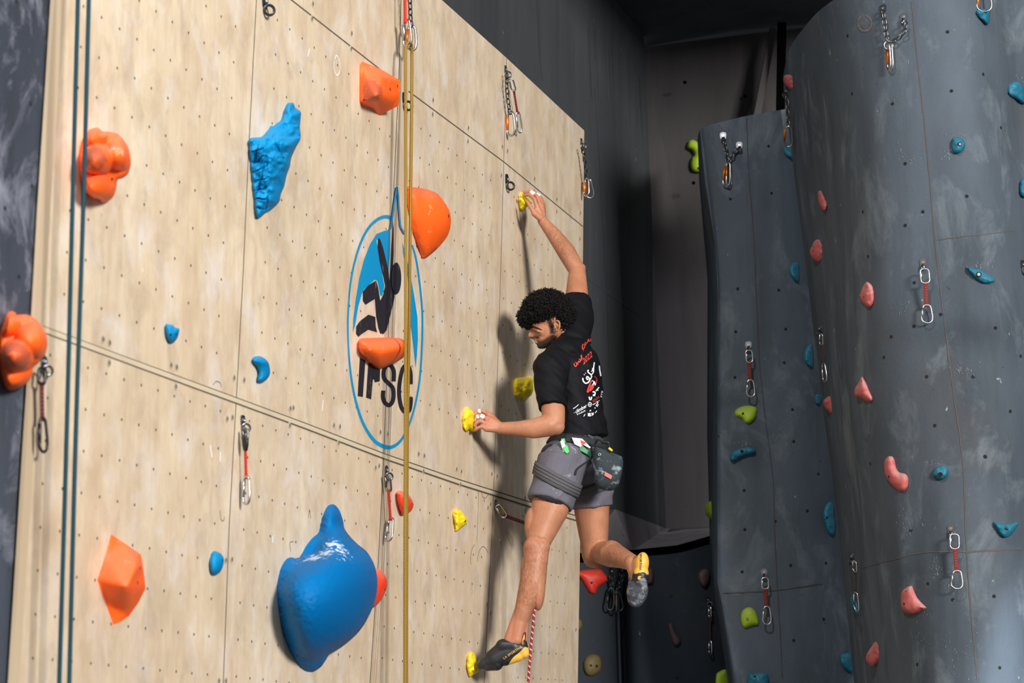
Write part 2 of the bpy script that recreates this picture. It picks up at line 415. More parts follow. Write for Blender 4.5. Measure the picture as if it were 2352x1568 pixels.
bm.to_mesh(scm); bm.free(); scm.materials.append(simple('washer_dull', (.50, .42, .31), .6, .0)); scm.materials.append(simple('screw_dark', (.23, .19, .15), .5, .2))
for x, y in scr:
    s = bpy.data.objects.new('panel_screw', scm); COL.objects.link(s)
    s.matrix_world = Matrix.Translation(wp(x, y, .0005)) @ Matrix.Rotation(-YAW, 4, 'Z')
    s.parent = wall_left
# pencil marks
bm = bmesh.new()
for L in ([(1090, 1250), (1084, 1262), (1081, 1282), (1082, 1296)], [(1096, 1290), (1100, 1268), (1107, 1256), (1114, 1257), (1121, 1269)],
          [(1105, 1120), (1108, 1138), (1114, 1144), (1121, 1136), (1129, 1121)], [(490, 884), (496, 876), (505, 878), (509, 888)],
          [(506, 1172), (507, 1190), (513, 1196), (516, 1186)], [(711, 1169), (708, 1189)], [(711, 1169), (714, 1190)], [(674, 1244), (666, 1246), (668, 1266)],
          [(1099, 1120), (1098, 1180), (1095, 1245)]):
    wstrip(bm, cat_rom(L, 4, False), .0028, .0008)
mesh_obj('pencil_mark', bm, simple('pencil_line', (.10, .08, .07), .9), wall_left, False)
bm = bmesh.new()
wstrip(bm, cat_rom([(768, 140), (767, 155), (771, 170), (776, 172), (781, 160), (779, 140), (773, 127)], 5), .006, .0008)
for L in ([(711, 112), (707, 130)], [(742, 918), (740, 944)], [(483, 1022), (487, 1050)], [(506, 1038), (506, 1060)], [(627, 1230), (626, 1246)], [(1118, 680), (1119, 695)]):
    wstrip(bm, L, .008, .0008)
mesh_obj('chalk_mark', bm, simple('white_chalk_line', (.85, .84, .8), .9), wall_left, False)

# ---- charcoal panel left of the timber wall
bm = bmesh.new()
def quad(bm, P, mat=0): bm.faces.new([bm.verts.new(p) for p in P]).material_index = mat
gL = -.014
quad(bm, [wp(-420, -120, gL), wp(-420, 1760, gL), wp(200, 1700, gL), wp(200, -120, gL)])
for x, y in ((38, 3), (71, 238), (74, 427), (44, 635), (12, 478)): disc(bm, wp(x, y, gL+.001), N_, .007, 10, 1)
wall_front = mesh_obj('wall_front', bm, [M['grey_left'], M['hole']], None, False); props(wall_front, 'charcoal painted panel with chalk smears left of the plywood wall', 'wall', kind='structure')
BV = {}
def bvh_of(*objs):
    V = []; P = []
    for o in objs:
        k = len(V); V += [o.matrix_world @ v.co for v in o.data.vertices]; P += [[i+k for i in p.vertices] for p in o.data.polygons]
    return BVHTree.FromPolygons(V, P)
# ---- rail surfaces: dark structure behind
def rail_surface(name, rails, rows, per, amp, mat, seed=0, extra=None, freq=1.1):
    """rails: (pixel polyline top to bottom, forward distance); lofted left to right"""
    R = []
    for L, d in rails:
        L = [(float(a), float(b)) for a, b in L]; col = []
        y0, y1 = L[0][1], L[-1][1]
        for k in range(rows+1):
            y = y0+(y1-y0)*k/rows; x = line_x(L, y); dd = d if not callable(d) else d(k/rows)
            col.append((x, y, dd))
        R.append(col)
    G = []
    for k in range(rows+1):
        pts = [c[k] for c in R]
        G.append(cat_rom(pts, per, False) if per > 1 else pts)
    bm = bmesh.new(); V = []
    for row in G:
        r = []
        for (x, y, d) in row:
            p = at_depth(x, y, d)
            if amp:
                q = Vector((p.x*freq, p.z*freq*.5, seed)); h = noise.noise(q)+.5*noise.noise(q*2.3)
                if extra: h += extra(x, y)/amp
                p = at_depth(x, y, d-amp*h)
            r.append(bm.verts.new(p))
        V.append(r)
    for a in range(len(V)-1):
        for c in range(len(V[0])-1):
            bm.faces.new((V[a][c], V[a+1][c], V[a+1][c+1], V[a][c+1]))
    return mesh_obj(name, bm, mat)
def gauss(x, y, cx, cy, sx, sy): return math.exp(-((x-cx)/sx)**2-((y-cy)/sy)**2)
right_extra = lambda x, y: (.045*gauss(x, y, 2290, 720, 80, 70)-.03*gauss(x, y, 2210, 790, 80, 50)+.03*gauss(x, y, 2110, 740, 70, 50)
    - .025*gauss(x, y, 2250, 640, 70, 60)+.05*gauss(x, y, 2060, 1240, 30, 120)-.04*gauss(x, y, 1995, 1180, 16, 200))
wall_right = rail_surface('wall_right', [
    ([(1799, 172), (1800, 210), (1812, 300), (1850, 600), (1885, 900), (1925, 1200), (1962, 1568), (1968, 1640)], 13.35),
    ([(1814, 112), (1826, 300), (1868, 600), (1900, 900), (1940, 1200), (1975, 1568), (1981, 1640)], 13.0),
    ([(1848, 62), (1880, 300), (1915, 600), (1935, 900), (1968, 1200), (2005, 1568), (2011, 1640)], 12.45),
    ([(1895, 14), (1936, 300), (1962, 600), (1973, 950), (2012, 1250), (2045, 1568), (2050, 1640)], 11.95),
    ([(1985, -40), (2010, 300), (2030, 600), (2050, 900), (2085, 1200), (2110, 1568), (2115, 1640)], 11.62),
    ([(2095, -60), (2120, 300), (2150, 600), (2175, 900), (2180, 1200), (2185, 1568), (2188, 1640)], 11.45),
    ([(2215, -60), (2245, 300), (2290, 600), (2310, 900), (2310, 1200), (2320, 1640)], 11.42),
    ([(2330, -60), (2370, 300), (2420, 600), (2440, 900), (2440, 1640)], 11.75),
    ([(2500, -60), (2520, 1640)], 11.6)], 130, 10, .05, [M['grey'], M['hole'], M['seam_brown']], 3.7, right_extra)
props(wall_right, 'tall grey sculpted climbing wall with faint vertical folds', 'climbing wall', kind='structure')
mid_top = lambda x: 300-.0
wall_mid = rail_surface('wall_middle', [
    ([(1602, 322), (1606, 420), (1625, 640), (1624, 1000), (1632, 1300), (1640, 1390), (1668, 1568), (1672, 1640)], 14.9),
    ([(1606, 302), (1614, 420), (1640, 560), (1647, 700), (1646, 1000), (1647, 1340), (1658, 1390), (1687, 1568), (1692, 1640)], 13.55),
    ([(1622, 290), (1640, 420), (1660, 640), (1662, 1000), (1664, 1340), (1672, 1400), (1700, 1568), (1705, 1640)], 13.42),
    ([(1706, 268), (1720, 420), (1742, 640), (1770, 1100), (1775, 1300), (1800, 1640)], 13.38),
    ([(1806, 250), (1830, 640), (1850, 900), (1860, 1200), (1890, 1640)], 13.42),
    ([(1880, 235), (1900, 640), (1930, 900), (1960, 1200), (2010, 1640)], 13.6)], 110, 8, .035, [M['grey'], M['hole'], M['seam_brown']], 9.1,
    lambda x, y: .03*gauss(x, y, 1700, 1000, 60, 60)-.03*gauss(x, y, 1690, 940, 60, 20))
props(wall_mid, 'grey sculpted climbing pillar between the dark back wall and the tall right wall', 'climbing wall', kind='structure')
# back of the hall
dW = lambda px, py, off=-.287: on_plane(px, py, WP0+N_*off, N_)
cor_t, cor_b = (1478, 108), (1530, 1213)
def cor(y): return cor_t[0]+(cor_b[0]-cor_t[0])*(y-cor_t[1])/(cor_b[1]-cor_t[1])
DP0 = at_depth(1500, 600, 15.5); ND = Vector((N_.x, N_.y, 0))
dp = lambda px, py: on_plane(px, py, DP0, ND)
bm = bmesh.new()
quad(bm, [dp(640, -500), dp(640, 1150), dp(1335, 1160), dp(1335, -80)])
quad(bm, [dp(1335, -300), dp(1335, 1160), dp(1413, 1169), dp(1413, -200)])
quad(bm, [dp(1413, -80), dp(1413, 1169), dp(1530, 1213), dp(1479, 90)])
quad(bm, [dp(1413, -80), dp(1479, 90), dp(1470, -200)])
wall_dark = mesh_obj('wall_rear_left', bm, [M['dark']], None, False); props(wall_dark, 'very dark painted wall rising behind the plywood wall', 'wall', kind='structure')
bm = bmesh.new()
quad(bm, [at_depth(1478, 108, 15.5), at_depth(1530, 1213, 15.5), at_depth(1700, 1208, 15.35), at_depth(1700, 80, 15.24)])
quad(bm, [at_depth(1700, 80, 15.24), at_depth(1700, 1208, 15.35), at_depth(2100, 1180, 15.0), at_depth(2100, 36, 15.0)])
for x, y in ((1573, 189), (1593, 420), (1711, 221), (1806, 100)): disc(bm, at_depth(x, y, 15.2), Vector((0, -1, 0)), .012, 10, 1)
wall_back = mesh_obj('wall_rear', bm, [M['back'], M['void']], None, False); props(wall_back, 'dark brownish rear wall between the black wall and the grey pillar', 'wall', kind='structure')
# ceiling
zc = at_depth(1478, 108, 15.5).z
def cz(px, py):
    r = ray(px, py); return CAM+r*((zc-CAM.z)/r.z)
bm = bmesh.new()
quad(bm, [at_depth(1478, 108, 15.5), at_depth(2100, 36, 15.0), Vector((3.2, 11, zc)), Vector((-2.2, 11, zc)), Vector((-.6, 15.2, zc))])
ceil = mesh_obj('ceiling', bm, M['dark'], None, False); props(ceil, 'dark ceiling over the rear corner', 'ceiling', kind='structure')
# underside ledge below the rear walls, with a black gap, and the lower wall
bm = bmesh.new()
quad(bm, [dp(1325, 1128), at_depth(1325, 1270, 14.6), at_depth(1455, 1262, 14.7), dp(1413, 1169)])
quad(bm, [dp(1413, 1169), at_depth(1455, 1262, 14.7), at_depth(1554, 1252, 14.8), dp(1530, 1213)])
quad(bm, [dp(1530, 1213), at_depth(1554, 1252, 14.8), at_depth(1660, 1222, 14.9), at_depth(1700, 1208, 15.35)])
ledge = mesh_obj('trim_1', bm, M['soffit'], None, False); props(ledge, 'sloping dark soffit above the lower rear wall', 'wall', kind='structure')
bm = bmesh.new()  # black sheet painted in for the shade inside the gap
for (xa, ya), (xb, yb) in (((1250, 1268), (1325, 1266)), ((1325, 1266), (1455, 1259)), ((1455, 1259), (1554, 1249)), ((1554, 1249), (1660, 1219)), ((1660, 1219), (1720, 1212))):
    quad(bm, [at_depth(xa, ya, 15.0), at_depth(xa, 1400, 15.0), at_depth(xb, 1400, 15.0), at_depth(xb, yb, 15.0)])
g = mesh_obj('gap_shade', bm, M['void'], None, False); props(g, 'black sheet for the shade in the gap under the soffit', 'wall', kind='structure')
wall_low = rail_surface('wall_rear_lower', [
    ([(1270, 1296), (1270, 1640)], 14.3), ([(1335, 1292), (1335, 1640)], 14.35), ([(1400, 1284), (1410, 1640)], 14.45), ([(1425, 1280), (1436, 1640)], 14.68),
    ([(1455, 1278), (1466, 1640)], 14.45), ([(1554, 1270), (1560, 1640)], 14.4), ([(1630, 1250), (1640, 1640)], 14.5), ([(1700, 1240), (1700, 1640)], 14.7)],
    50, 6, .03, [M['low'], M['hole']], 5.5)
props(wall_low, 'dark blue-grey lower climbing wall under the soffit, in deep shade', 'climbing wall', kind='structure')
# slanted post and steel bar in the top corner
def bar_px(name, a, b, w, th, d, mat, label, cat='beam'):
    P, Q = at_depth(*a, d), at_depth(*b, d); bm = bmesh.new(); ax = (Q-P)/2; s = ax.cross(Vector((0, 1, 0))).normalized()
    box(bm, (P+Q)/2, ax, s*w/2, Vector((0, th/2, 0)))
    o = mesh_obj(name, bm, mat, None, False); bmod = o.modifiers.new('b', 'BEVEL'); bmod.width = .004
    props(o, label, cat); return o
bar_px('slanted_post', (1776, 66), (1735, 285), .047, .05, 15.0, M['back'], 'slanted grey-brown post leaning in the dark top corner of the rear wall')
bar_px('steel_post', (1796, 52), (1780, 1000), .055, .03, 14.85, M['void'], 'black upright steel bar beside the slanted post at the top of the rear wall')
# floor, far below the frame
bm = bmesh.new(); quad(bm, [Vector((-6, -4, 0)), Vector((8, -4, 0)), Vector((8, 18, 0)), Vector((-6, 18, 0))])
fl = mesh_obj('floor', bm, rough_mat('floor_matting', lin(70, 80, 92), lin(90, 98, 108)), None, False); props(fl, 'grey-blue safety matting on the floor', 'floor', kind='structure')
BV['wood'] = bvh_of(wall_left, wall_front); BV['left'] = BV['wood']
BV['grey'] = bvh_of(wall_right, wall_mid, wall_low, wall_back)
def cast(key, px, py):
    r = ray(px, py).normalized(); h = BV[key].ray_cast(CAM, r)
    if h[0] is None: raise RuntimeError('no hit %s %s %s' % (key, px, py))
    n = h[1]
    if n.dot(r) > 0: n = -n
    return h[0], n
# sockets and seam lines of the grey walls (surface pattern, kept in one mesh per wall)
CR = {'A': (3.136, 1852, 0), 'B': (2.85, 1852, 500), 'C': (2.85, 1852, 1018), 'M': (3.136, 1500, 600), 'T': (3.136, 1400, 0), 'L': (3.35, 1300, 1100)}
def sockets(parent, lst, r=.0085):
    bm = bmesh.new()
    for k, pts in lst:
        for p in pts:
            x, y = conv([p], CR[k])[0]; h, n = cast('grey', x, y); disc(bm, h+n*.002, n, r, 10)
    return mesh_obj('bolt_sockets', bm, M['hole'], parent, False)
sockets(wall_right, [('A', [(298, 258), (330, 675), (622, 747), (1017, 230), (1046, 655), (713, 1178), (1156, 1413), (1273, 535), (1401, 920), (840, 1525), (408, 1525)]),
    ('B', [(648, 50), (708, 425), (706, 710), (788, 1040), (1093, 1040), (842, 1360), (1334, 1266), (1402, 905), (1238, 720), (1170, 1562), (557, 778), (405, 253), (880, 633), (509, 913)]),
    ('C', [(1172, 88), (420, 133), (686, 568), (960, 1023), (1228, 1000), (1265, 1468), (727, 1446), (797, 918)])])
sockets(wall_mid, [('M', [(610, 198), (595, 507), (590, 835), (905, 207), (955, 488), (944, 730), (1003, 1067), (1012, 1297), (470, 1260)]),
    ('T', [(1145, 1053), (1166, 1391), (870, 1433)]), ('L', [(1370, 87), (1376, 388), (1355, 713), (1728, 663), (1856, 244), (1751, 1241), (1983, 1078), (1610, 325)]), ('C', [(78, 200), (128, 783), (113, 1150), (5, 442)])])
sockets(wall_low, [('L', [(810, 900), (855, 1530)])])
def gstrip(bm, line, w, jit=.0, mat=0):
    L = cat_rom(line, 8, False); rnd = random.Random(len(line)); P = []
    for x, y in L:
        h, n = cast('grey', x+rnd.uniform(-1, 1)*jit, y+rnd.uniform(-1, 1)*jit); P.append((h+n*.0025, n, w*rnd.uniform(.5, 1.3)))
    V = []
    for i, (p, n, ww) in enumerate(P):
        t = (P[min(i+1, len(P)-1)][0]-P[max(i-1, 0)][0]).normalized(); s = t.cross(n).normalized()*ww/2
        V.append((bm.verts.new(p-s), bm.verts.new(p+s)))
    for a, b in zip(V[:-1], V[1:]): bm.faces.new((a[0], a[1], b[1], b[0])).material_index = mat
bm = bmesh.new()
gstrip(bm, [(2094, 4), (2103, 90), (2112, 180), (2122, 270), (2132, 370), (2143, 500), (2151, 580), (2163, 690), (2175, 780), (2190, 900), (2206, 1010), (2214, 1100), (2220, 1260), (2230, 1400), (2246, 1560)], .0055, .5)
gstrip(bm, [(2153, 551), (2210, 543), (2270, 537), (2330, 528)], .004, .5)
gstrip(bm, [(1982, 1302), (2030, 1290), (2100, 1272), (2150, 1267), (2219, 1268)], .005, .5)
gstrip(bm, [(2219, 1268), (2260, 1264), (2345, 1260)], .008, .5)
mesh_obj('panel_seam', bm, M['seam_brown'], wall_right, False)
bm = bmesh.new()
gstrip(bm, [(1990, 36), (2001, 44), (2002, 60), (1994, 70), (1982, 70), (1973, 60), (1973, 46), (1979, 38)], .011, .8)
mesh_obj('paint_ring', bm, simple('beige_paint_ring', (.17, .14, .125), .8), wall_right, False)
bm = bmesh.new(); rnd = random.Random(8)
for cx, cy, sx, sy, cnt in ((2200, 310, 24, 10, 26), (2178, 352, 12, 14, 30), (2050, 236, 14, 12, 14), (2072, 352, 10, 16, 22), (2095, 370, 12, 14, 22), (2060, 132, 35, 12, 18), (2262, 607, 20, 8, 26), (2215, 845, 20, 14, 50), (2100, 1200, 30, 22, 44), (2142, 1060, 22, 10, 22),
    (2150, 1310, 12, 28, 44), (2170, 1330, 20, 30, 40), (2110, 1470, 10, 22, 26), (2345, 178, 14, 16, 18), (1895, 735, 10, 10, 14), (2080, 705, 22, 14, 20), (1715, 1017, 20, 5, 26), (1800, 1000, 16, 14, 24), (2010, 890, 30, 10, 14), (2280, 1210, 30, 10, 20), (2112, 1400, 14, 16, 16), (1730, 1350, 25, 25, 10), (2200, 1470, 40, 60, 50)):
    for k in range(cnt*2//3):
        x = rnd.gauss(cx, sx*.8); y = rnd.gauss(cy, sy*.6); L = abs(rnd.gauss(0, 3.5))+.8; a = rnd.uniform(-.35, .35)+1.57
        try: gstrip(bm, [(x, y), (x+math.cos(a)*L*.5, y+math.sin(a)*L*.5), (x+math.cos(a)*L, y+math.sin(a)*L)], rnd.uniform(.0015, .005))
        except RuntimeError: pass
mesh_obj('chalk_marks', bm, simple('grey_chalk', (.16, .185, .20), .9), wall_right, False)
bm = bmesh.new()
gstrip(bm, [(1715, 272), (1720, 400), (1732, 560), (1738, 700), (1746, 850), (1760, 980), (1775, 1100), (1780, 1250), (1786, 1360), (1792, 1460), (1797, 1560)], .0045, .5)
gstrip(bm, [(1662, 1362), (1720, 1360), (1780, 1356), (1840, 1348), (1888, 1341)], .005, .5)
mesh_obj('panel_seam', bm, simple('faint_sealant', (.055, .042, .042), .85), wall_mid, False)
bm = bmesh.new()
for L, w in (([(1378, 400), (1384, 520), (1391, 640), (1396, 760), (1399, 850)], .006), ([(1352, 642), (1390, 670), (1430, 697), (1466, 722)], .006), ([(1502, 740), (1512, 900), (1522, 1080)], .006),
            ([(1232, 0), (1240, 130), (1246, 190)], .005), ([(1365, 200), (1372, 300), (1378, 400)], .005)):
    P = [dp(*p)+ND*.002 for p in L]
    for a, b in zip(P[:-1], P[1:]):
        s = (b-a).normalized().cross(ND)*w/2; quad(bm, [a-s, a+s, b+s, b-s])
rr = random.Random(11)
for k in range(26):
    x = rr.uniform(1340, 1470); y = 20+(x-1340)*.75+rr.uniform(0, 60); L = rr.uniform(40, 190)
    a = dp(x, y)+ND*.002; b = dp(x+L*.045, y+L)+ND*.002; s = (b-a).normalized().cross(ND)*rr.uniform(.0012, .003); quad(bm, [a-s, a+s, b+s, b-s])
mesh_obj('paint_drip', bm, simple('grey_paint_drip', (.062, .062, .066), .8), wall_dark, False)
# ================================================================ HOLDS
HOLDS = []
def hold(name, label, outl, crop, mat, wall='grey', ratio=.55, H=.05, lobes=(), facets=None, sm=5, group=None, sock_=(), bolt=False, noise_amp=0.0, dome=1.0, prof=2.0, grooves=None, anchor=None, step=None, off=0.0, member=None, rnd_it=10):
    P = conv(outl, crop) if crop else list(outl)
    if sm > 1: P = cat_rom(P, sm)
    if poly_area(P) < 0: P = P[::-1]
    A = np.array(P); x0, y0 = A.min(0); x1, y1 = A.max(0); w = x1-x0; hh = y1-y0
    if wall == 'grey':
        ax, ay = anchor or ((x0+x1)/2, (y0+y1)/2); p0, n = cast('grey', ax, ay); n = (n+Vector((0, -.25, 0))).normalized()
        p0 = p0
    else:
        p0, n = WP0+N_*off, N_
    dist = (on_plane((x0+x1)/2, (y0+y1)/2, p0, n)-CAM).length; ppm = F/dist
    hn = ratio*w/ppm if wall != 'grey' else .004
    fx = [] if facets is None else facets
    fpx = conv(fx, crop) if (fx and crop) else fx
    v, f, nb = tri_poly(P, (step or max(2.2, min(w, hh)/13)) if not fx else 0, [(q[0], q[1]) for q in fpx])
    bnd = seg_dist(v, A); on_b = bnd < 1e-3
    R = max(1e-6, bnd.max())
    def xleft(y):
        B = np.roll(A, -1, 0); m = ((A[:, 1] <= y) & (B[:, 1] >= y)) | ((B[:, 1] <= y) & (A[:, 1] >= y))
        if not m.any(): return None
        a, b = A[m], B[m]; dy = b[:, 1]-a[:, 1]; tt = np.where(np.abs(dy) > 1e-9, (y-a[:, 1])/np.where(np.abs(dy) > 1e-9, dy, 1), 0)
        return float((a[:, 0]+(b[:, 0]-a[:, 0])*np.clip(tt, 0, 1)).min())
    xl = np.array([xleft(y) if xleft(y) is not None else x for x, y in v])
    t = np.clip((v[:, 0]-xl)/w, 0, 1)
    base = hn*(t**1.15) if wall != 'grey' else np.full(len(v), hn)
    if fx:
        nn = base.copy()
        for q in fpx:
            k = int(np.argmin((v[:, 0]-q[0])**2+(v[:, 1]-q[1])**2)); nn[k] = q[2]
    else:
        e = 1-np.clip(bnd/(R*dome), 0, 1); nn = base+H*(1-e**prof)**(1/prof)
        for (lx, ly, lr, lh) in (conv(lobes, crop) if crop else lobes):
            lr_ = lr/(crop[0] if crop else 1); d2 = ((v[:, 0]-lx)**2+(v[:, 1]-ly)**2)/lr_**2
            b = np.sqrt(np.clip(1-d2, 0, 1))*lh
            cand = base+.5*H+b; k_ = .012; hmx = np.clip(.5+.5*(cand-nn)/k_, 0, 1); sm_ = nn*(1-hmx)+cand*hmx+k_*hmx*(1-hmx)
            nn = nn+(sm_-nn)*np.clip(bnd/(R*.22), 0, 1)
        if noise_amp:
            for i in range(len(v)):
                if not on_b[i]:
                    q = Vector((v[i][0]*.06*(12/max(8, w/8)), v[i][1]*.06*(12/max(8, w/8)), 1.3)); nn[i] += noise_amp*(noise.noise(q)+.5*noise.noise(q*2.1))*min(1, bnd[i]/(R*.3))
        if member is not None:      # a smooth swelling inside its own outline, solved like a stretched skin
            mp, mh, mpow = member; ins = inside(v, mp) & ~on_b; nbr = [set() for _ in range(len(v))]
            for q in f:
                for i_ in range(len(q)): nbr[q[i_]].add(q[i_-1]); nbr[q[i_-1]].add(q[i_])
            I = np.array([a for a in range(len(v)) for b in nbr[a]]); K = np.array([b for a in range(len(v)) for b in nbr[a]]); deg = np.bincount(I, minlength=len(v))
            phi = np.zeros(len(v))
            for _ in range(1500):
                phi = np.where(ins, np.bincount(I, weights=phi[K], minlength=len(v))/deg+1e-3, 0)
            phi /= phi.max(); nn = nn+mh*phi**mpow; soft = (I, K, deg)
        if grooves is not None:
            for i in range(len(v)): nn[i] += grooves(v[i][0], v[i][1], bnd[i]/R)
    nn = np.where(on_b, nn, np.maximum(nn, .006))
    if member is not None:
        I, K, deg = soft
        for _ in range(14): nn = np.where(on_b, nn, .5*nn+.5*np.bincount(I, weights=nn[K], minlength=len(v))/deg)
    bm = bmesh.new(); vv = []
    for (x, y), o in zip(v, nn): vv.append(bm.verts.new(on_plane(x, y, p0+n*float(o), n)))
    for q in f:
        try: bm.faces.new([vv[i] for i in q])
        except ValueError: pass
    if fx:                          # cut the big facets finely and round their ridges
        bmesh.ops.subdivide_edges(bm, edges=[e for e in bm.edges if not e.is_boundary], cuts=1)
        bmesh.ops.triangulate(bm, faces=bm.faces)
        for _ in range(3):
            bmesh.ops.subdivide_edges(bm, edges=[e for e in bm.edges if not e.is_boundary and e.calc_length() > .008], cuts=1); bmesh.ops.triangulate(bm, faces=bm.faces)
        inner = [q for q in bm.verts if not q.is_boundary]
        for _ in range(rnd_it): bmesh.ops.smooth_vert(bm, verts=inner, factor=.5, use_axis_x=True, use_axis_y=True, use_axis_z=True)
        vv = list(bm.verts)
    c = sum((q.co for q in vv), Vector())/len(vv)
    if fx:
        be = [e for e in bm.edges if e.is_boundary]; adj = {}
        for e in be:
            for q in e.verts: adj.setdefault(q, []).append(e.other_vert(q))
        st = be[0].verts[0]; sk = [st]; pr = None; cu = st
        while True:
            nx = [q for q in adj[cu] if q is not pr][0]
            if nx is st: break
            sk.append(nx); pr, cu = cu, nx
        nb = len(sk); fc_ = [q for q in sk[0].link_faces if sk[1] in q.verts][0]; vs_ = list(fc_.verts); k_ = vs_.index(sk[0])
        if vs_[(k_+1) % len(vs_)] is not sk[1]: sk = sk[::-1]
    else: sk = [vv[i] for i in range(nb)]
    foot = [bm.verts.new(q.co-n*((q.co-p0).dot(n)+.003)) for q in sk]
    for i in range(nb):
        j = (i+1) % nb
        bm.faces.new((sk[j], sk[i], foot[i], foot[j]))
    try: bm.faces.new(foot)
    except ValueError: pass
    bm.normal_update()
    s = sum(fc.normal.dot(CAM-fc.calc_center_median())*fc.calc_area() for fc in bm.faces if all(q in set(vv) for q in fc.verts))
    if s < 0: bmesh.ops.reverse_faces(bm, faces=bm.faces)
    o = mesh_obj(name, bm, mat, None, True)
    if fx:
        auto_smooth(o, 50)
    else:
        auto_smooth(o, 60)
    props(o, label, 'climbing hold', group)
    if sock_:
        bv = bvh_of(o)
        for q in conv(sock_, crop) if crop else sock_:
            h = bv.ray_cast(CAM, ray(q[0], q[1]).normalized())
            if h[0] is None: continue
            nn_ = h[1] if h[1].dot(CAM-h[0]) > 0 else -h[1]; r_ = (q[2]/crop[0] if len(q) > 2 else 4)/ppm
            bm = bmesh.new(); disc(bm, h[0]+nn_*.0008, nn_, r_, 14)
            mesh_obj('bolt_recess', bm, M['hole'], o, False)
            if bolt:
                bm = bmesh.new(); disc(bm, h[0]+nn_*.001, nn_, r_*.6, 10, 0, .003); mesh_obj('bolt', bm, M['steel'], o, False)
    HOLDS.append(o); return o
c1 = (3.1367, 0, 0); c2 = (3.1367, 500, 0); c3 = (2.8, 0, 500); c4 = (2.376, 560, 400); c5 = (2.76, 0, 1000); c6 = (2.76, 500, 1000)
q1 = (3.484, 1050, 400); q2 = (3.484, 1050, 750); q3 = (3.484, 1050, 1118); o1 = (5.227, 900, 1100)
hold('climbing_hold', 'orange hold of clustered round bulges beside the teal ropes at upper left', [(625, 955), (650, 930), (700, 918), (740, 945), (790, 948), (850, 965), (900, 1020), (930, 1080), (943, 1160), (935, 1220), (915, 1260), (880, 1285), (845, 1298), (838, 1350), (820, 1410), (780, 1450), (735, 1462), (710, 1440), (665, 1430), (620, 1390), (590, 1330), (575, 1250), (570, 1150), (580, 1080), (600, 1000)],
     c1, M['orange'], 'wood', .45, .035, [(705, 1150, 120, .090), (868, 1110, 118, .062), (690, 1350, 112, .062), (690, 985, 85, .040), (790, 1390, 70, .030)], sock_=[(806, 1290, 11)], step=3.2)
hold('climbing_hold', 'orange hold of smooth round lumps at the left edge, on the charcoal panel', [(70, 600), (100, 610), (110, 628), (165, 622), (220, 645), (265, 690), (298, 750), (305, 820), (290, 880), (250, 930), (215, 960), (205, 1010), (180, 1055), (130, 1095), (70, 1110), (35, 1090), (10, 1020), (0, 930), (-5, 850), (0, 770), (15, 700), (40, 630)],
     c3, M['orange'], 'left', .5, .035, [(110, 890, 112, .105), (212, 790, 118, .070), (60, 690, 75, .045), (90, 1030, 90, .050)], step=3.2, off=-.014)
hold('climbing_hold', 'blocky orange hold with chalky top just left of the yellow ropes', [(1040, 443), (1170, 495), (1300, 570), (1318, 592), (1310, 690), (1302, 762), (1165, 832), (1110, 785), (1040, 762), (1020, 728), (1022, 470)],
     c2, M['orange'], 'wood', .5, .05, facets=[(1187, 556, .085), (1150, 690, .11)], sm=1, sock_=[(1242, 642, 12), (1054, 720, 7), (1295, 620, 9)])
hold('climbing_hold', 'large orange half-dome hold directly right of the yellow ropes', [(890, 70), (925, 71), (960, 75), (1010, 85), (1060, 110), (1100, 160), (1125, 210), (1130, 270), (1115, 330), (1080, 380), (1030, 430), (980, 462), (960, 425), (930, 340), (905, 250), (893, 160)],
     c4, M['orange'], 'wood', .62, .03, sock_=[(1117, 228, 10)], sm=3)
hold('climbing_hold', 'wide orange half-round hold over the painted emblem', [(625, 925), (635, 897), (700, 892), (790, 890), (850, 895), (885, 910), (896, 945), (885, 985), (850, 1015), (800, 1040), (740, 1062), (700, 1040), (660, 1005), (630, 970)],
     c4, M['orange'], 'wood', .30, .06, sock_=[(878, 945, 8)], prof=1.6)
hold('climbing_hold', 'faceted orange hold with flat cut faces at lower left', [(705, 625), (800, 688), (896, 755), (911, 860), (923, 970), (880, 1055), (818, 1145), (718, 1200), (665, 1050), (618, 915), (665, 765)],
     c5, M['orange'], 'wood', .5, .05, facets=[(806, 960, .125), (868, 830, .105)], sm=1, sock_=[(888, 840, 11), (872, 932, 11)])
hold('climbing_hold', 'small glossy orange-red hold behind the yellow rope, lower middle', [(1138, 352), (1180, 355), (1215, 380), (1235, 415), (1242, 445), (1225, 480), (1195, 500), (1170, 506), (1155, 480), (1140, 430), (1134, 385)],
     c6, M['red_orange'], 'wood', .5, .03, sock_=[(1232, 432, 6)])
hold('climbing_hold', 'orange-red hold half hidden behind the huge blue hold', [(950, 850), (985, 840), (1020, 845), (1050, 870), (1070, 905), (1075, 950), (1060, 1000), (1030, 1050), (985, 1092), (945, 1080)],
     c6, M['red_orange'], 'wood', .4, .03, sock_=[(1060, 975, 8)])
def rockgroove(x, y, d):
    # cracked left flank of the blue rock hold
    xe = 614+(y-330)*.09; k = min(1, max(0, (xe-x)/14))*min(1, max(0, (y-322)/14))
    w = 9*noise.noise(Vector((x*.05, y*.035, 4))); s = abs(((y+w+x*.35)/23) % 1-.5)*23; s2 = abs(((x+.5*w+y*.25)/26) % 1-.5)*26
    return (-.009*max(0, 1-(11.5-s)/2.6)-.006*max(0, 1-(13-s2)/2.4))*k*min(1, d*5)-.005*k+.006*noise.noise(Vector((x*.05, y*.05, 2)))
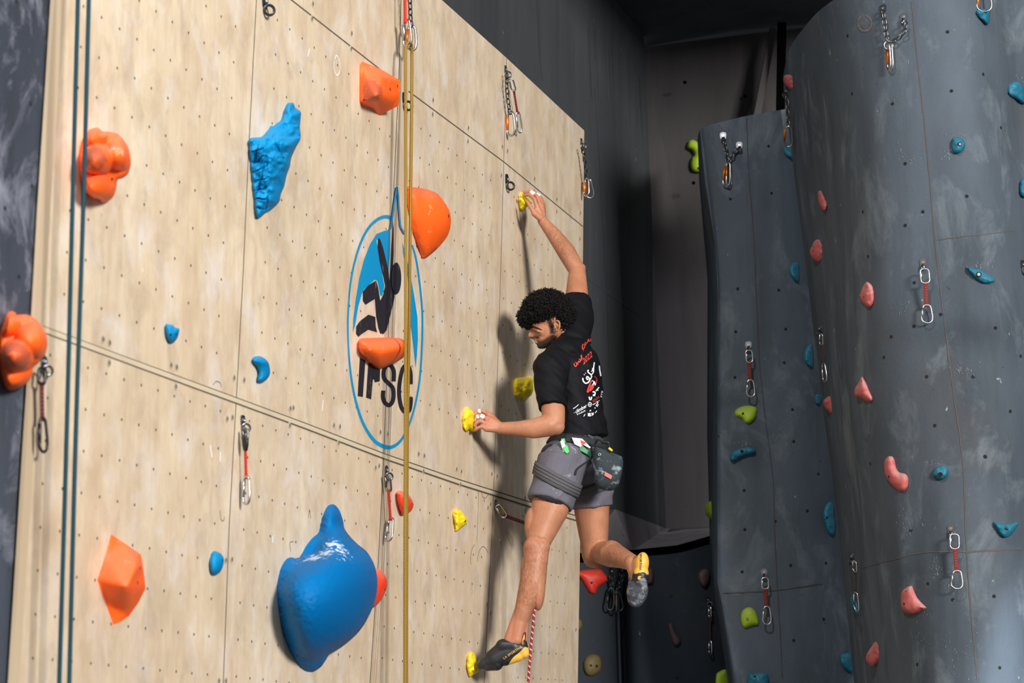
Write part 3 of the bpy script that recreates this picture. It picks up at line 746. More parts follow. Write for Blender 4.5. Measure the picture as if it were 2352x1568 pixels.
hold('climbing_hold', 'tall jagged blue rock-like hold with a cracked left flank', [(510, 740), (545, 742), (560, 775), (598, 805), (598, 850), (592, 920), (598, 970), (595, 1005), (565, 1060), (530, 1140), (520, 1200), (498, 1260), (480, 1340), (455, 1400), (445, 1450), (400, 1500), (350, 1530), (300, 1575), (285, 1575), (270, 1540), (258, 1420), (245, 1280), (230, 1140), (222, 1060), (230, 1000), (270, 990), (320, 983), (350, 950), (370, 925), (382, 905), (400, 908), (425, 888), (460, 860), (480, 800), (500, 750)],
     c2, M['blue'], 'wood', .35, .045, [(430, 1090, 150, .03)], sm=3, noise_amp=.012, grooves=rockgroove, step=2.1, sock_=[(474, 1133, 9), (390, 987, 5), (292, 1042, 6), (537, 1100, 6)])
hold('climbing_hold', 'small blue hold with two dark pockets, left of centre', [(1068, 680), (1085, 685), (1110, 690), (1125, 705), (1152, 712), (1150, 745), (1140, 775), (1120, 800), (1100, 808), (1080, 790), (1065, 750), (1062, 700)],
     c3, M['blue'], 'wood', .5, .02, sm=3, sock_=[(1098, 752, 8), (1133, 750, 8)])
hold('climbing_hold', 'blue crescent hold left of the painted emblem', [(50, 1000), (70, 992), (100, 997), (130, 1020), (142, 1055), (143, 1090), (125, 1120), (100, 1137), (75, 1135), (72, 1115), (78, 1080), (68, 1050), (50, 1030), (45, 1015)],
     c4, M['blue'], 'wood', .5, .02, sm=4)
hold('climbing_hold', 'small rounded blue hold beside the sheet joint, lower left', [(1350, 733), (1375, 735), (1400, 748), (1418, 775), (1418, 810), (1405, 850), (1385, 875), (1360, 886), (1340, 875), (1330, 845), (1328, 800), (1338, 760)],
     c5, M['blue'], 'wood', .5, .02, sm=4, sock_=[(1408, 792, 6)])
# the huge blue hold: a flat rim and a swelling dome
big_out = [(725, 435), (750, 445), (775, 480), (795, 540), (805, 590), (840, 640), (890, 690), (940, 730), (975, 780), (1000, 840), (1014, 920), (1008, 1000), (990, 1070), (960, 1140), (920, 1210), (870, 1270), (800, 1330), (740, 1370), (705, 1390), (685, 1425), (650, 1470), (600, 1497), (550, 1490), (510, 1450), (470, 1390), (430, 1300), (400, 1190), (380, 1060), (378, 960), (388, 880), (410, 820), (440, 780), (470, 772), (505, 780), (530, 755), (560, 700), (600, 650), (635, 620), (650, 580), (670, 500), (695, 450)]
dome_out = np.array(conv([(800, 560), (860, 660), (945, 728), (1000, 830), (1020, 920), (1010, 1010), (985, 1085), (920, 1215), (800, 1332), (705, 1392), (600, 1425), (540, 1400), (480, 1310), (440, 1190), (415, 1060), (420, 940), (470, 850), (560, 790), (640, 700), (700, 620)], c6))
def big_dome(x, y, d):
    return (-.05*gauss(x, y, 705, 1266, 44, 26)+.03*gauss(x, y, 765, 1185, 20, 36))*min(1, d*4)
def chalk_on(mname, pts, thr=.5, col=(.72, .78, .85)):
    m = M[mname]; t = m.node_tree; b = t.nodes['Principled BSDF']; old = b.inputs['Base Color'].links[0].from_socket
    tc = nd(t, 'ShaderNodeTexCoord'); acc = None
    for p, r in pts:
        v = nd(t, 'ShaderNodeVectorMath', operation='DISTANCE'); t.links.new(tc.outputs['Object'], v.inputs[0]); v.inputs[1].default_value = p
        d = math_(t, 'SUBTRACT', 1.0, math_(t, 'DIVIDE', v.outputs['Value'], r)); d.node.use_clamp = True
        acc = d if acc is None else math_(t, 'MAXIMUM', acc, d)
    n = nz(t, coords(t, 'Object', (1, 1, 2.6), (0, .5, 0)), 34, 5, .65)
    k = ramp(t, math_(t, 'ADD', n, math_(t, 'MULTIPLY', acc, .30)), [(thr+.16, 0), (thr+.22, 1)])
    c = mix(t, math_(t, 'MULTIPLY', k, ramp(t, acc, [(0, 0), (.2, .85)])), old, col); t.links.new(c, b.inputs['Base Color'])
chalk_on('big_blue', [(wp(738, 1285, .11), .15), (wp(772, 1250, .14), .11)], .53, (.6, .68, .78))
chalk_on('orange', [(wp(38, 822, .10), .075), (wp(212, 352, .10), .06), (wp(853, 205, .07), .07)], .33, (.42, .085, .04))
hold('giant_hold', 'huge smooth blue sculpted hold with a horn on top and a flat rim', big_out, c6, M['big_blue'], 'wood', .34, .03, sm=4, grooves=big_dome, member=(dome_out, .15, .55), step=4.6, sock_=[(412, 912, 7), (505, 1395, 6)], dome=.25, prof=3)
YL = [('yellow hold gripped by the climber\'s raised right hand', [(500, 170), (515, 140), (530, 150), (560, 180), (585, 205), (600, 230), (560, 260), (545, 275), (525, 297), (505, 285), (495, 240), (492, 190)], q1, .45, []),
      ('yellow hold gripped by the climber\'s left hand', [(68, 650), (80, 640), (100, 650), (130, 675), (143, 705), (146, 760), (150, 790), (185, 805), (180, 825), (145, 840), (118, 835), (100, 820), (80, 845), (60, 830), (45, 790), (42, 740), (50, 690)], q2, .35, []),
      ('yellow hold in shadow behind the climber\'s shoulder', [(460, 430), (475, 412), (530, 405), (560, 398), (600, 400), (610, 470), (608, 520), (580, 560), (540, 600), (520, 592), (515, 565), (470, 573), (458, 530), (455, 470)], q2, .4, [(543, 485, 6)]),
      ('lone yellow hold left of the climber\'s front knee', [(735, 400), (750, 370), (785, 352), (830, 375), (870, 430), (900, 475), (903, 505), (880, 550), (830, 590), (780, 630), (762, 628), (758, 590), (745, 500), (733, 440)], o1, .55, [(880, 503, 18)]),
      ('tiny yellow hold beside the quickdraw at the climber\'s thigh', [(1290, 330), (1340, 330), (1355, 370), (1350, 410), (1310, 412), (1290, 370)], o1, .6, []),
      ('yellow foothold under the toe of the climber\'s front shoe', [(95, 1330), (115, 1315), (135, 1325), (150, 1360), (160, 1420), (172, 1455), (165, 1480), (130, 1505), (100, 1525), (85, 1490), (75, 1430), (80, 1370)], q3, .45, [(124, 1473, 7)])]
for lab, P, cr, ra, so in YL:
    hold('climbing_hold', lab, P, cr, M['yellow'], 'wood', ra, .018, sm=3, noise_amp=.006, sock_=so)
A_, B_, C_, Mm, T_, L_ = (CR[k] for k in 'ABCMTL')
GR = [
 ('pink', 'pink hold at the top left rim of the tall right wall', [(1255, 550), (1275, 538), (1325, 538), (1337, 560), (1335, 610), (1320, 648), (1290, 635), (1265, 610), (1252, 580)], T_, [], .03),
 ('pink', 'slim curved pink hold, highest of those on the left flank of the right wall', [(85, 1385), (100, 1372), (118, 1390), (135, 1420), (150, 1460), (152, 1500), (140, 1520), (120, 1515), (100, 1480), (85, 1430)], A_, [], .03),
 ('pink', 'oval pink hold with a dark pocket below the slim curved pink one', [(35, 190), (50, 155), (80, 138), (105, 155), (118, 190), (118, 240), (100, 280), (80, 288), (50, 275), (25, 240), (25, 210)], B_, [(45, 215, 8)], .035),
 ('pink', 'rough bean-shaped pink hold left of the long red quickdraw', [(370, 450), (385, 425), (400, 418), (430, 440), (443, 480), (445, 540), (430, 575), (410, 590), (385, 575), (355, 540), (348, 510), (360, 470)], B_, [(376, 520, 6)], .035),
 ('pink', 'pointed pink wedge hold in the middle of the right wall', [(350, 1060), (362, 1038), (375, 1050), (400, 1090), (425, 1150), (440, 1185), (425, 1205), (390, 1200), (360, 1180), (318, 1165), (316, 1120), (335, 1090)], B_, [], .04),
 ('pink', 'dull red hold in the shaded crease between pillar and right wall', [(1225, 1010), (1250, 980), (1280, 960), (1295, 1000), (1300, 1070), (1290, 1105), (1270, 1090), (1235, 1050)], Mm, [], .03),
 ('pink', 'pink boomerang-shaped hold on the right wall', [(520, 100), (545, 82), (570, 100), (585, 160), (610, 190), (650, 198), (668, 230), (665, 280), (645, 310), (615, 318), (575, 290), (530, 235), (510, 180), (508, 130)], C_, [(540, 217, 9)], .035),
 ('pink', 'pink shark-fin hold low on the right wall', [(625, 970), (650, 945), (685, 932), (700, 960), (730, 1015), (785, 1065), (788, 1085), (740, 1105), (690, 1118), (640, 1100), (618, 1060), (618, 1010)], C_, [(640, 1050, 9), (652, 968, 5)], .035),
 ('pink', 'pink drop-shaped hold, lowest on the right wall', [(480, 1243), (492, 1265), (498, 1320), (497, 1390), (480, 1430), (440, 1458), (410, 1445), (390, 1410), (400, 1370), (440, 1310), (465, 1260)], C_, [(407, 1388, 8)], .035),
 ('teal', 'small teal hold with a steel bolt high on the right wall', [(1050, 1005), (1080, 988), (1120, 995), (1143, 1030), (1140, 1065), (1110, 1100), (1080, 1105), (1052, 1090)], A_, [(1104, 1038, 15)], .03),
 ('teal', 'rounded teal hold at the right edge, upper of two', [(1445, 640), (1460, 605), (1500, 585), (1540, 595), (1568, 640), (1580, 700), (1580, 745), (1550, 740), (1510, 715), (1470, 700), (1447, 680)], A_, [(1456, 672, 12)], .04),
 ('teal', 'pale teal hold cut by the right edge, lower of two', [(1535, 1340), (1545, 1300), (1570, 1275), (1600, 1290), (1600, 1400), (1570, 1425), (1540, 1400)], A_, [], .035),
 ('teal', 'teal hold at the top right behind a hanging karabiner', [(1222, 90), (1240, 65), (1320, 70), (1325, 110), (1318, 165), (1300, 178), (1270, 150), (1235, 120)], A_, [], .03),
 ('teal', 'slanted teal eye-shaped hold with a steel bolt near the right edge', [(1048, 320), (1090, 330), (1140, 340), (1180, 365), (1225, 395), (1233, 415), (1200, 432), (1150, 428), (1110, 400), (1070, 360)], B_, [(1129, 371, 18)], .03),
 ('teal', 'teal shield-shaped hold left of a quickdraw in the shaded crease', [(1095, 640), (1125, 600), (1145, 595), (1153, 640), (1155, 720), (1145, 768), (1115, 750), (1088, 710)], Mm, [], .03),
 ('teal', 'tiny teal hold beside the dull red one in the crease', [(1165, 980), (1180, 955), (1205, 965), (1210, 1000), (1195, 1035), (1170, 1020)], Mm, [], .02),
 ('teal', 'dark teal hold high on the shaded side of the pillar', [(980, 50), (1000, 15), (1040, 5), (1053, 40), (1053, 110), (1045, 150), (1015, 135), (985, 90)], Mm, [], .03),
 ('teal', 'long flat teal hold under the lime hold on the pillar', [(555, 1400), (580, 1365), (640, 1345), (700, 1338), (740, 1365), (720, 1390), (650, 1405), (600, 1435), (560, 1438)], Mm, [(640, 1368, 12)], .03),
 ('teal', 'round teal doughnut hold on the right wall', [(830, 210), (835, 175), (865, 150), (900, 145), (928, 165), (930, 200), (905, 230), (870, 238)], C_, [(878, 202, 15)], .035),
 ('teal', 'teal triangular hold pointing down near the right edge', [(1230, 515), (1300, 530), (1390, 515), (1370, 560), (1340, 600), (1300, 618), (1265, 590)], C_, [(1307, 553, 18)], .03),
 ('teal', 'long dark teal hold low in the crease, below the dull red one', [(115, 430), (130, 400), (160, 380), (180, 410), (182, 470), (190, 530), (185, 590), (165, 605), (140, 580), (120, 520), (108, 470)], C_, [(135, 485, 7)], .03),
 ('teal', 'teal hold partly hidden by the lowest quickdraw in the crease', [(285, 1040), (305, 990), (330, 1030), (355, 1090), (352, 1130), (330, 1125), (300, 1090)], C_, [], .025),
 ('teal', 'dark teal hold at the foot of the crease near the bottom edge', [(220, 1400), (240, 1375), (290, 1375), (300, 1430), (305, 1500), (270, 1490), (230, 1450)], C_, [], .03),
 ('teal', 'dark teal hold under the chain on the left rim of the right wall', [(1250, 1065), (1290, 1055), (1333, 1065), (1335, 1110), (1325, 1155), (1300, 1140), (1260, 1110)], T_, [], .03),
 ('teal', 'square teal hold cut by the bottom edge of the pillar', [(1405, 1490), (1440, 1495), (1545, 1495), (1550, 1600), (1405, 1600)], L_, [(1452, 1518, 10)], .03),
 ('lime', 'twisted lime-green double hold on the top left corner of the pillar', [(560, 1040), (570, 1015), (600, 1005), (630, 1020), (650, 1040), (683, 1042), (685, 1090), (668, 1120), (670, 1180), (678, 1235), (640, 1242), (600, 1232), (583, 1190), (590, 1140), (610, 1110), (590, 1080), (562, 1065)], T_, [(640, 1212, 8)], .04),
 ('lime', 'rounded lime-green hold in the middle of the pillar', [(588, 1090), (600, 1065), (650, 1040), (710, 1035), (745, 1050), (752, 1080), (735, 1130), (700, 1162), (665, 1160), (640, 1130), (600, 1115)], Mm, [(648, 1096, 9)], .04),
 ('lime', 'lime-green half-round hold on the left edge of the pillar', [(1068, 230), (1080, 195), (1110, 170), (1155, 160), (1156, 325), (1120, 310), (1080, 280)], L_, [(1103, 262, 9)], .04),
 ('lime', 'lime-green hold with a steel bolt low on the pillar, beside a quickdraw', [(1345, 1060), (1360, 1010), (1400, 985), (1440, 995), (1470, 1040), (1485, 1115), (1440, 1125), (1380, 1145), (1355, 1120)], L_, [(1394, 1077, 11)], .035),
 ('lime', 'lime-green hold cut by the bottom edge at the pillar\'s foot', [(1155, 1510), (1180, 1480), (1240, 1470), (1258, 1600), (1160, 1600)], L_, [], .035),
 ('red', 'bright red hold on the dark lower wall behind the climber\'s rear knee', [(60, 720), (105, 705), (150, 695), (250, 690), (285, 710), (320, 775), (250, 830), (225, 880), (180, 875), (150, 830), (105, 760)], L_, [(197, 797, 9)], .04),
 ('mustard', 'round dull mustard hold low on the dark lower wall', [(130, 1430), (150, 1370), (200, 1345), (255, 1360), (275, 1420), (260, 1480), (200, 1515), (150, 1500)], L_, [(192, 1433, 9), (236, 1438, 12)], .04),
 ('mustard', 'dull mustard hold half hidden by the edge of the plywood wall', [(60, 1080), (95, 1070), (120, 1090), (125, 1130), (100, 1170), (60, 1165)], L_, [], .03),
 ('mauve', 'round dull mauve hold high on the dark lower wall by the pillar', [(1015, 740), (1040, 700), (1080, 690), (1110, 720), (1105, 790), (1070, 835), (1030, 800)], L_, [], .04),
 ('mauve', 'long dull mauve hold in the middle of the dark lower wall', [(785, 1120), (820, 1110), (845, 1170), (885, 1240), (870, 1280), (830, 1280), (800, 1200)], L_, [], .03),
 ('mauve', 'dull mauve hold just right of the climber\'s raised shoe', [(620, 690), (645, 680), (670, 690), (680, 740), (670, 800), (645, 810), (620, 800)], L_, [], .03)]
for mt, lab, P, cr, so, H in GR:
    hold('climbing_hold', lab, P, cr, M[mt], 'grey', .5, H, sm=3, noise_amp=.006 if mt in ('pink', 'teal') else 0, sock_=so, bolt=('steel bolt' in lab or 'triang' in lab))
# ================================================================ HARDWARE AND ROPES
def local(p, s, dn, x, y, wid, ln): return p+s*(x*wid)+dn*(y*ln)
KARA = [(0, 0), (.24, .03), (.36, .14), (.42, .40), (.47, .68), (.40, .90), (.15, 1.0), (-.15, .99), (-.40, .88), (-.47, .74), (-.40, .50), (-.34, .20), (-.22, .04)]
OVAL = [(0, 0), (.32, .05), (.46, .2), (.46, .5), (.46, .8), (.32, .95), (0, 1), (-.32, .95), (-.46, .8), (-.46, .5), (-.46, .2), (-.32, .05)]
def karabiner(parent, a, b, s, wid, r, mat, gate_mat=None, shape=KARA, name='karabiner', as_root=None):
    dn = (b-a); ln = dn.length; dn = dn.normalized(); s = (s-dn*s.dot(dn)).normalized()
    pts = [local(a, s, dn, x, y, wid, ln) for x, y in cat_rom(shape, 3)]
    bm = bmesh.new(); tube(bm, pts, r, 8, True)
    k = mesh_obj(name, bm, mat, parent)
    bm = bmesh.new(); g0 = local(a, s, dn, -.35, .16, wid, ln); g1 = local(a, s, dn, -.43, .74, wid, ln)
    tube(bm, [g0, (g0+g1)/2, g1], [r*1.3, r*1.25, r*1.15], 8)
    mesh_obj('gate', bm, gate_mat or mat, k)
    return k
def hanger(parent, p, n, size, drop, mat=None, ring=True, name='bolt_hanger'):
    """stamped plate with a bolt, bent out into an eye"""
    mat = mat or M['dsteel']; up = UP-n*UP.dot(n); up.normalize(); s = up.cross(n)
    bm = bmesh.new(); out = cat_rom([(-.5, .3), (-.25, .55), (.25, .55), (.5, .3), (.45, -.3), (.3, -.55), (-.3, -.55), (-.45, -.3)], 3)
    q0 = [bm.verts.new(p+(s*x+up*y)*size+n*.001) for x, y in out]; q1 = [bm.verts.new(v.co+n*.004) for v in q0]
    bm.faces.new(q1)
    for i in range(len(q0)): bm.faces.new((q0[i], q0[(i+1) % len(q0)], q1[(i+1) % len(q0)], q1[i]))
    if ring:
        c = p-up*size*.75+n*size*.45; rr = size*.42
        tube(bm, [c+(-up*math.cos(t)*rr)+((n*.8+s*.6).normalized()*math.sin(t)*rr) for t in [2*math.pi*k/14 for k in range(14)]], size*.12, 6, True)
    h = mesh_obj(name, bm, mat, parent); auto_smooth(h, 35)
    bm = bmesh.new(); disc(bm, p+n*.004, n, size*.24, 6, 0, .006); tube(bm, [p+n*.004, p+n*.014], size*.12, 8)
    mesh_obj('bolt', bm, M['steel'], h, False)
    return h
def strap(parent, a, b, s, w, mat, th=.25, name='sling', stitches=0, stitch_mat=None):
    bm = bmesh.new(); L = b-a
    pts = [a+L*t for t in (0, .06, .2, .5, .8, .94, 1)]; rs = [w*.45, w*.6, w*.5, w*.5, w*.5, w*.6, w*.45]
    tube(bm, pts, rs, 10, flat=(s, th)); o = mesh_obj(name, bm, mat, parent)
    if stitches:
        bm = bmesh.new(); sd = (s-L.normalized()*s.dot(L.normalized())).normalized(); nn = L.normalized().cross(sd)
        if nn.dot(CAM-a) < 0: nn = -nn
        for k in range(stitches):
            c = a+L*(.25+.5*k/(stitches-1)); tube(bm, [c-sd*w*.35+nn*w*.13, c+sd*w*.35+nn*w*.13], .0007, 5)
        mesh_obj('stitching', bm, stitch_mat or M['stitch'], o)
    return o
def quickdraw(label, key, P, side, wid, n=None, o=.03, mats=None, sleeve=False, hsize=.035, group=None, slack=None, r=.0045, hang=True, sw=.017):
    """P: pixels of bolt, top of upper karabiner, its foot, foot of sling, foot of lower karabiner"""
    mt = {'k': M['alu'], 'u': M['steel'], 's': M['sling'], 'g': None, 'h': M['dsteel']}; mt.update(mats or {})
    if key == 'wood': p0, nn = wp(*P[0]), N_
    else: p0, nn = cast('grey', *P[0])
    if n is not None: nn = n
    pts = [on_plane(x, y, p0+nn*(o+(slack[i] if slack else 0)), nn) for i, (x, y) in enumerate(P[1:])]
    th = empty('quickdraw', p0, label, 'quickdraw', group)
    sd = side
    if hang: hanger(th, p0, nn, hsize, 0, mt['h'])
    u = karabiner(th, pts[0], pts[1], sd, wid*.8, r, mt['u'], mt['g'], OVAL, 'upper_karabiner')
    s = strap(th, pts[1]-(pts[1]-pts[0])*.15, pts[2]+(pts[3]-pts[2])*.1, sd, sw, mt['s'], stitches=6)
    if sleeve:
        bm = bmesh.new(); a = pts[1]-(pts[1]-pts[0])*.45; b = pts[1]+(pts[2]-pts[1])*.28
        tube(bm, [a, a+(b-a)*.2, a+(b-a)*.6, b], [.012, .0165, .0155, .010], 12, flat=(sd, .6)); mesh_obj('rubber_sleeve', bm, M['black_rubber'], s)
    karabiner(th, pts[2], pts[3], sd, wid, r, mt['k'], mt['g'], KARA, 'lower_karabiner')
    return th
SIDE_V = Vector((1, 0, 0))
wside = (N_*.75+E_*-.45).normalized()
br = {'s': M['sling_bright'], 'k': M['steel'], 'u': M['dsteel']}
quickdraw('red and black quickdraw with rubber sleeve hanging from the sheet joint, lower left', 'wood', [(556, 966), (563, 985), (563, 1012), (566, 1094), (565, 1157)], wside, .042, mats=br, sleeve=True, o=.035)
quickdraw('red quickdraw on the plywood wall just left of the yellow rope', 'wood', [(886, 1080), (889, 1090), (893, 1128), (898, 1190), (892, 1242)], wside, .045, mats=br, o=.035)
quickdraw('dark quickdraw seen edge-on at the left edge of the plywood wall', 'wood', [(99, 832), (97, 845), (95, 882), (97, 960), (100, 1037)], (E_*.9+N_*.3).normalized(), .035, mats={'k': M['dkmetal'], 'u': M['dkmetal'], 's': simple('dark_webbing', (.10, .012, .012), .8)}, o=.05)
def chain(parent, pts, link=.028, r=.0028, mat=None):
    P = [Vector(p) for p in pts]; seg = [(b-a).length for a, b in zip(P[:-1], P[1:])]; tot = sum(seg); n = max(2, int(tot/link/.78))
    def at(d):
        for a, b, l in zip(P[:-1], P[1:], seg):
            if d <= l: return a+(b-a)*(d/l), (b-a).normalized()
            d -= l
        return P[-1], (P[-1]-P[-2]).normalized()
    bm = bmesh.new()
    for k in range(n):
        c, t = at((k+.5)*tot/n); a = t.cross(Vector((0, 1, 0))).normalized(); b = t.cross(a)
        s = (a*.75+b*.66) if k % 2 else (a*.66-b*.75); h = link/2; w = link*.30
        tube(bm, [c+t*y*h+s*x*w for x, y in ((0, 1), (.8, .75), (1, .3), (1, -.3), (.8, -.75), (0, -1), (-.8, -.75), (-1, -.3), (-1, .3), (-.8, .75))], r, 6, True)
    return mesh_obj('chain', bm, mat or M['dsteel'], parent)
# lone hangers on the plywood wall
for (x, y), lab in (((607, 4), 'bare steel bolt hanger cut by the top edge of the picture'), ((927, 226), 'bare steel bolt hanger behind the yellow ropes'), ((1163, 412), 'bare steel bolt hanger above left of the climber\'s raised hand')):
    t = empty('bolt_hanger', wp(x, y), lab, 'bolt hanger'); hanger(t, wp(x, y), N_, .046, 0, M['dkmetal'], name='hanger_plate')
# top anchors of the plywood wall
def anchor(label, bolts, key, chains, krb, mats=None, steel=None, draw=None, o=.03, ring=None, csize=.03, kw=.05, kr=.005, chr_=.0032):
    p0, nn = (wp(*bolts[0]), N_) if key == 'wood' else cast('grey', *bolts[0])
    th = empty('anchor_chain', p0, label, 'anchor')
    f = lambda q: on_plane(q[0], q[1], p0+nn*(o+(q[2] if len(q) > 2 else 0)), nn)
    for b in bolts: 
        pb, nb_ = (wp(*b), N_) if key == 'wood' else cast('grey', *b)
        hanger(th, pb, nb_, .036, 0, steel or M['dsteel'])
    for c in chains: chain(th, [f(q) for q in c], csize, chr_, M['dkmetal'] if key == 'wood' or steel else M['dsteel'])
    if ring:
        c = f(ring); bm = bmesh.new(); tube(bm, [c+Vector((math.cos(t), 0, math.sin(t)))*.022 for t in [2*math.pi*k/16 for k in range(16)]], .003, 6, True); mesh_obj('ring', bm, M['steel'], th)
    for a, b, s, w, gm in krb: karabiner(th, f(a), f(b), s, w, kr, steel or M['steel'], gm, KARA)
    return th, f
OG = M['orange_gate']
th, f = anchor('steel chain anchor with two karabiners on the top right of the plywood wall', [(1160, 160)], 'wood', [[(1164, 168), (1164, 200), (1168, 240), (1172, 262)]],
       [((1172, 258), (1174, 311), wside, .062, OG)], kr=.0062)
u_ = karabiner(th, f((1172, 180)), f((1180, 208)), wside, .03, .004, M['steel'], None, OVAL, 'upper_karabiner')
strap(th, f((1180, 206)), f((1189, 262)), wside, .015, M['sling'], stitches=6); karabiner(th, f((1189, 258)), f((1194, 304)), (E_*.7+N_*.5).normalized(), .03, .0045, M['alu'], None, KARA, 'lower_karabiner')
anchor('steel chain anchor at the far right edge of the plywood wall', [(1334, 326)], 'wood', [[(1337, 336), (1341, 355), (1345, 385), (1348, 412)]],
       [((1348, 410), (1347, 450), wside, .042, OG), ((1350, 412), (1356, 454), (wside+E_*.6).normalized(), .05, OG)], o=.04)
th, f = anchor('steel chain anchor at the top holding the yellow rope', [(924, -30)], 'wood', [[(940, -20), (942, 10), (943, 40), (945, 62)]],
       [((934, 46), (936, 108), wside, .055, None), ((945, 60), (944, 114), (N_*.6+E_*.5).normalized(), .05, OG)], o=.07, kr=.006)
strap(th, f((930, -30)), f((931, 54)), wside, .022, M['sling_bright'], stitches=8)
# ropes
def rope_mat(name, ca, cb, sc=(3, 160), fleck=None):
    m, t, b = nt(name, .7, spec=.25)
    uv = coords(t, 'UV', (1, 1, 1)); sx = nd(t, 'ShaderNodeSeparateXYZ'); t.links.new(uv, sx.inputs[0])
    d1 = math_(t, 'SINE', math_(t, 'MULTIPLY', math_(t, 'ADD', math_(t, 'MULTIPLY', sx.outputs[0], sc[0]), math_(t, 'MULTIPLY', sx.outputs[1], sc[1])), 6.2832))
    d2 = math_(t, 'SINE', math_(t, 'MULTIPLY', math_(t, 'SUBTRACT', math_(t, 'MULTIPLY', sx.outputs[0], sc[0]), math_(t, 'MULTIPLY', sx.outputs[1], sc[1])), 6.2832))
    w = math_(t, 'MULTIPLY', d1, d2)
    c = mix(t, ramp(t, w, [(.0, 0), (.45, 1)]), cb, ca)
    if fleck:
        w2 = math_(t, 'SINE', math_(t, 'MULTIPLY', math_(t, 'ADD', sx.outputs[0], math_(t, 'MULTIPLY', sx.outputs[1], 38)), 6.2832))
        c = mix(t, ramp(t, w2, [(.55, 0), (.7, 1)]), c, fleck)
    t.links.new(c, b.inputs['Base Color']); bump(t, b, w, .5, .001); return m
def rope(label, runs, r, mat, name='climbing_rope'):
    bm = bmesh.new()
    for pts in runs: tube(bm, cat_rom([tuple(p) for p in pts], 6, False), r, 10, uvs=True)
    o = mesh_obj(name, bm, mat); props(o, label, 'rope'); return o
gold = rope_mat('golden_braid', (.50, .30, .035), (.13, .075, .012), (3, 85))
rope('golden-yellow doubled rope hanging from the top anchor over the plywood wall', [[wp(930, 1660, .15), wp(930, 1300, .145), wp(931, 1000, .14), wp(931.5, 800, .135), wp(932, 500, .105), wp(931.5, 250, .09), wp(931.5, 125, .08), wp(933.5, 105, .08), wp(938, 98, .08), wp(943, 104, .08), wp(946, 116, .08), wp(945.5, 250, .085), wp(942.5, 500, .10), wp(939, 800, .115), wp(935.5, 1000, .125), wp(934, 1300, .125), wp(933.5, 1660, .13)]], .0068, gold)
teal_r = rope_mat('dark_teal_braid', (.012, .085, .12), (.004, .03, .045), (3, 90))
zt = -160
rope('dark teal rope in two parallel strands down the left side of the plywood wall', [[wp(132, 1680, .15), wp(136, 1568, .15), wp(153, 1000, .15), wp(167, 450, .15), wp(179, 0, .15), wp(182, -120, .15), wp(190, zt, .15), wp(203, zt, .15), wp(207, -120, .15), wp(204, 0, .15), wp(192, 450, .15), wp(174, 1000, .15), wp(159, 1568, .15), wp(156, 1680, .15)]], .0066, teal_r)
pink_r = rope_mat('pinkish_red_braid', (.50, .045, .06), (.22, .015, .025), (3, 70), (.75, .45, .45))
rope('pinkish-red rope running down from the climber\'s harness behind the front leg', [[at_u(1262, 1100, 10.82), at_u(1250, 1130, 10.85), at_u(1236, 1180, 10.88), at_u(1233, 1208, 10.9), at_u(1231, 1300, 10.9), at_u(1227, 1400, 10.9), at_u(1219, 1490, 10.92), at_u(1213, 1568, 10.95), at_u(1207, 1660, 10.98)]], .0062, pink_r)
# quickdraw pulled out behind the knee
quickdraw('quickdraw pulled sideways from the plywood wall behind the climber\'s thigh', 'wood', [(1137, 1156), (1142, 1160), (1160, 1187), (1212, 1203), (1240, 1216)], Vector((0, -.5, 1)).normalized(), .04,
          mats={'s': simple('dark_red_webbing', (.09, .012, .012), .8), 'u': M['alu']}, slack=[0, .03, .12, .17], o=.02, hsize=.03)
# grey wall gear
G_ = {'k': M['alu'], 'u': M['alu'], 'h': M['dsteel']}
quickdraw('red quickdraw with silver karabiners in the upper middle of the right wall', 'grey', [(2121, 603), (2123, 617), (2126, 650), (2128, 700), (2130, 741)], SIDE_V, .056, mats=G_, o=.065, r=.0036, sw=.020)
quickdraw('red quickdraw with silver karabiners low on the right wall', 'grey', [(2185, 1214), (2192, 1226), (2193, 1260), (2198, 1310), (2198, 1351)], SIDE_V, .056, mats=G_, o=.065, r=.0036, sw=.020)
quickdraw('red quickdraw high on the front of the pillar, above the lime hold', 'grey', [(1719, 792), (1720, 804), (1722, 832), (1723, 872), (1725, 910)], SIDE_V, .048, mats=G_, o=.065, r=.004, sw=.021)
quickdraw('red quickdraw low on the pillar beside a lime hold', 'grey', [(1755, 1314), (1757, 1326), (1758, 1352), (1761, 1392), (1762, 1433)], SIDE_V, .048, mats=G_, o=.065, r=.004, sw=.022)
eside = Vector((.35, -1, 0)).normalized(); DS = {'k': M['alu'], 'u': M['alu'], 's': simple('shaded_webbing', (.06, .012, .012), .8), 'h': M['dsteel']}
quickdraw('quickdraw seen edge-on in the crease between pillar and right wall, upper one', 'grey', [(1886, 754), (1886, 766), (1887, 792), (1891, 834), (1896, 876)], eside, .05, mats=DS, o=.03, r=.004)
quickdraw('quickdraw seen edge-on in the crease, lower one in front of a teal hold', 'grey', [(1960, 1277), (1963, 1288), (1964, 1312), (1966, 1360), (1968, 1402)], eside, .055, mats=DS, o=.03, r=.004)
quickdraw('shadowy quickdraw on the dark lower wall at the foot of the pillar', 'grey', [(1626, 1378), (1630, 1392), (1631, 1418), (1631, 1470), (1632, 1502)], eside, .045, mats=DS, o=.03, r=.004)
anchor('Y-shaped steel chain with orange-gated karabiners at the top of the right wall', [(2029, 20), (2076, 40)], 'grey', [[(2029, 30), (2032, 55), (2035, 78), (2041, 96)], [(2082, 50), (2077, 72), (2064, 88), (2046, 98)]],
       [((2040, 100), (2042, 160), Vector((.25, -1, 0)).normalized(), .045, OG), ((2044, 100), (2045, 162), Vector((.45, -1, 0)).normalized(), .05, OG)], ring=(2041, 104), csize=.036, chr_=.004)
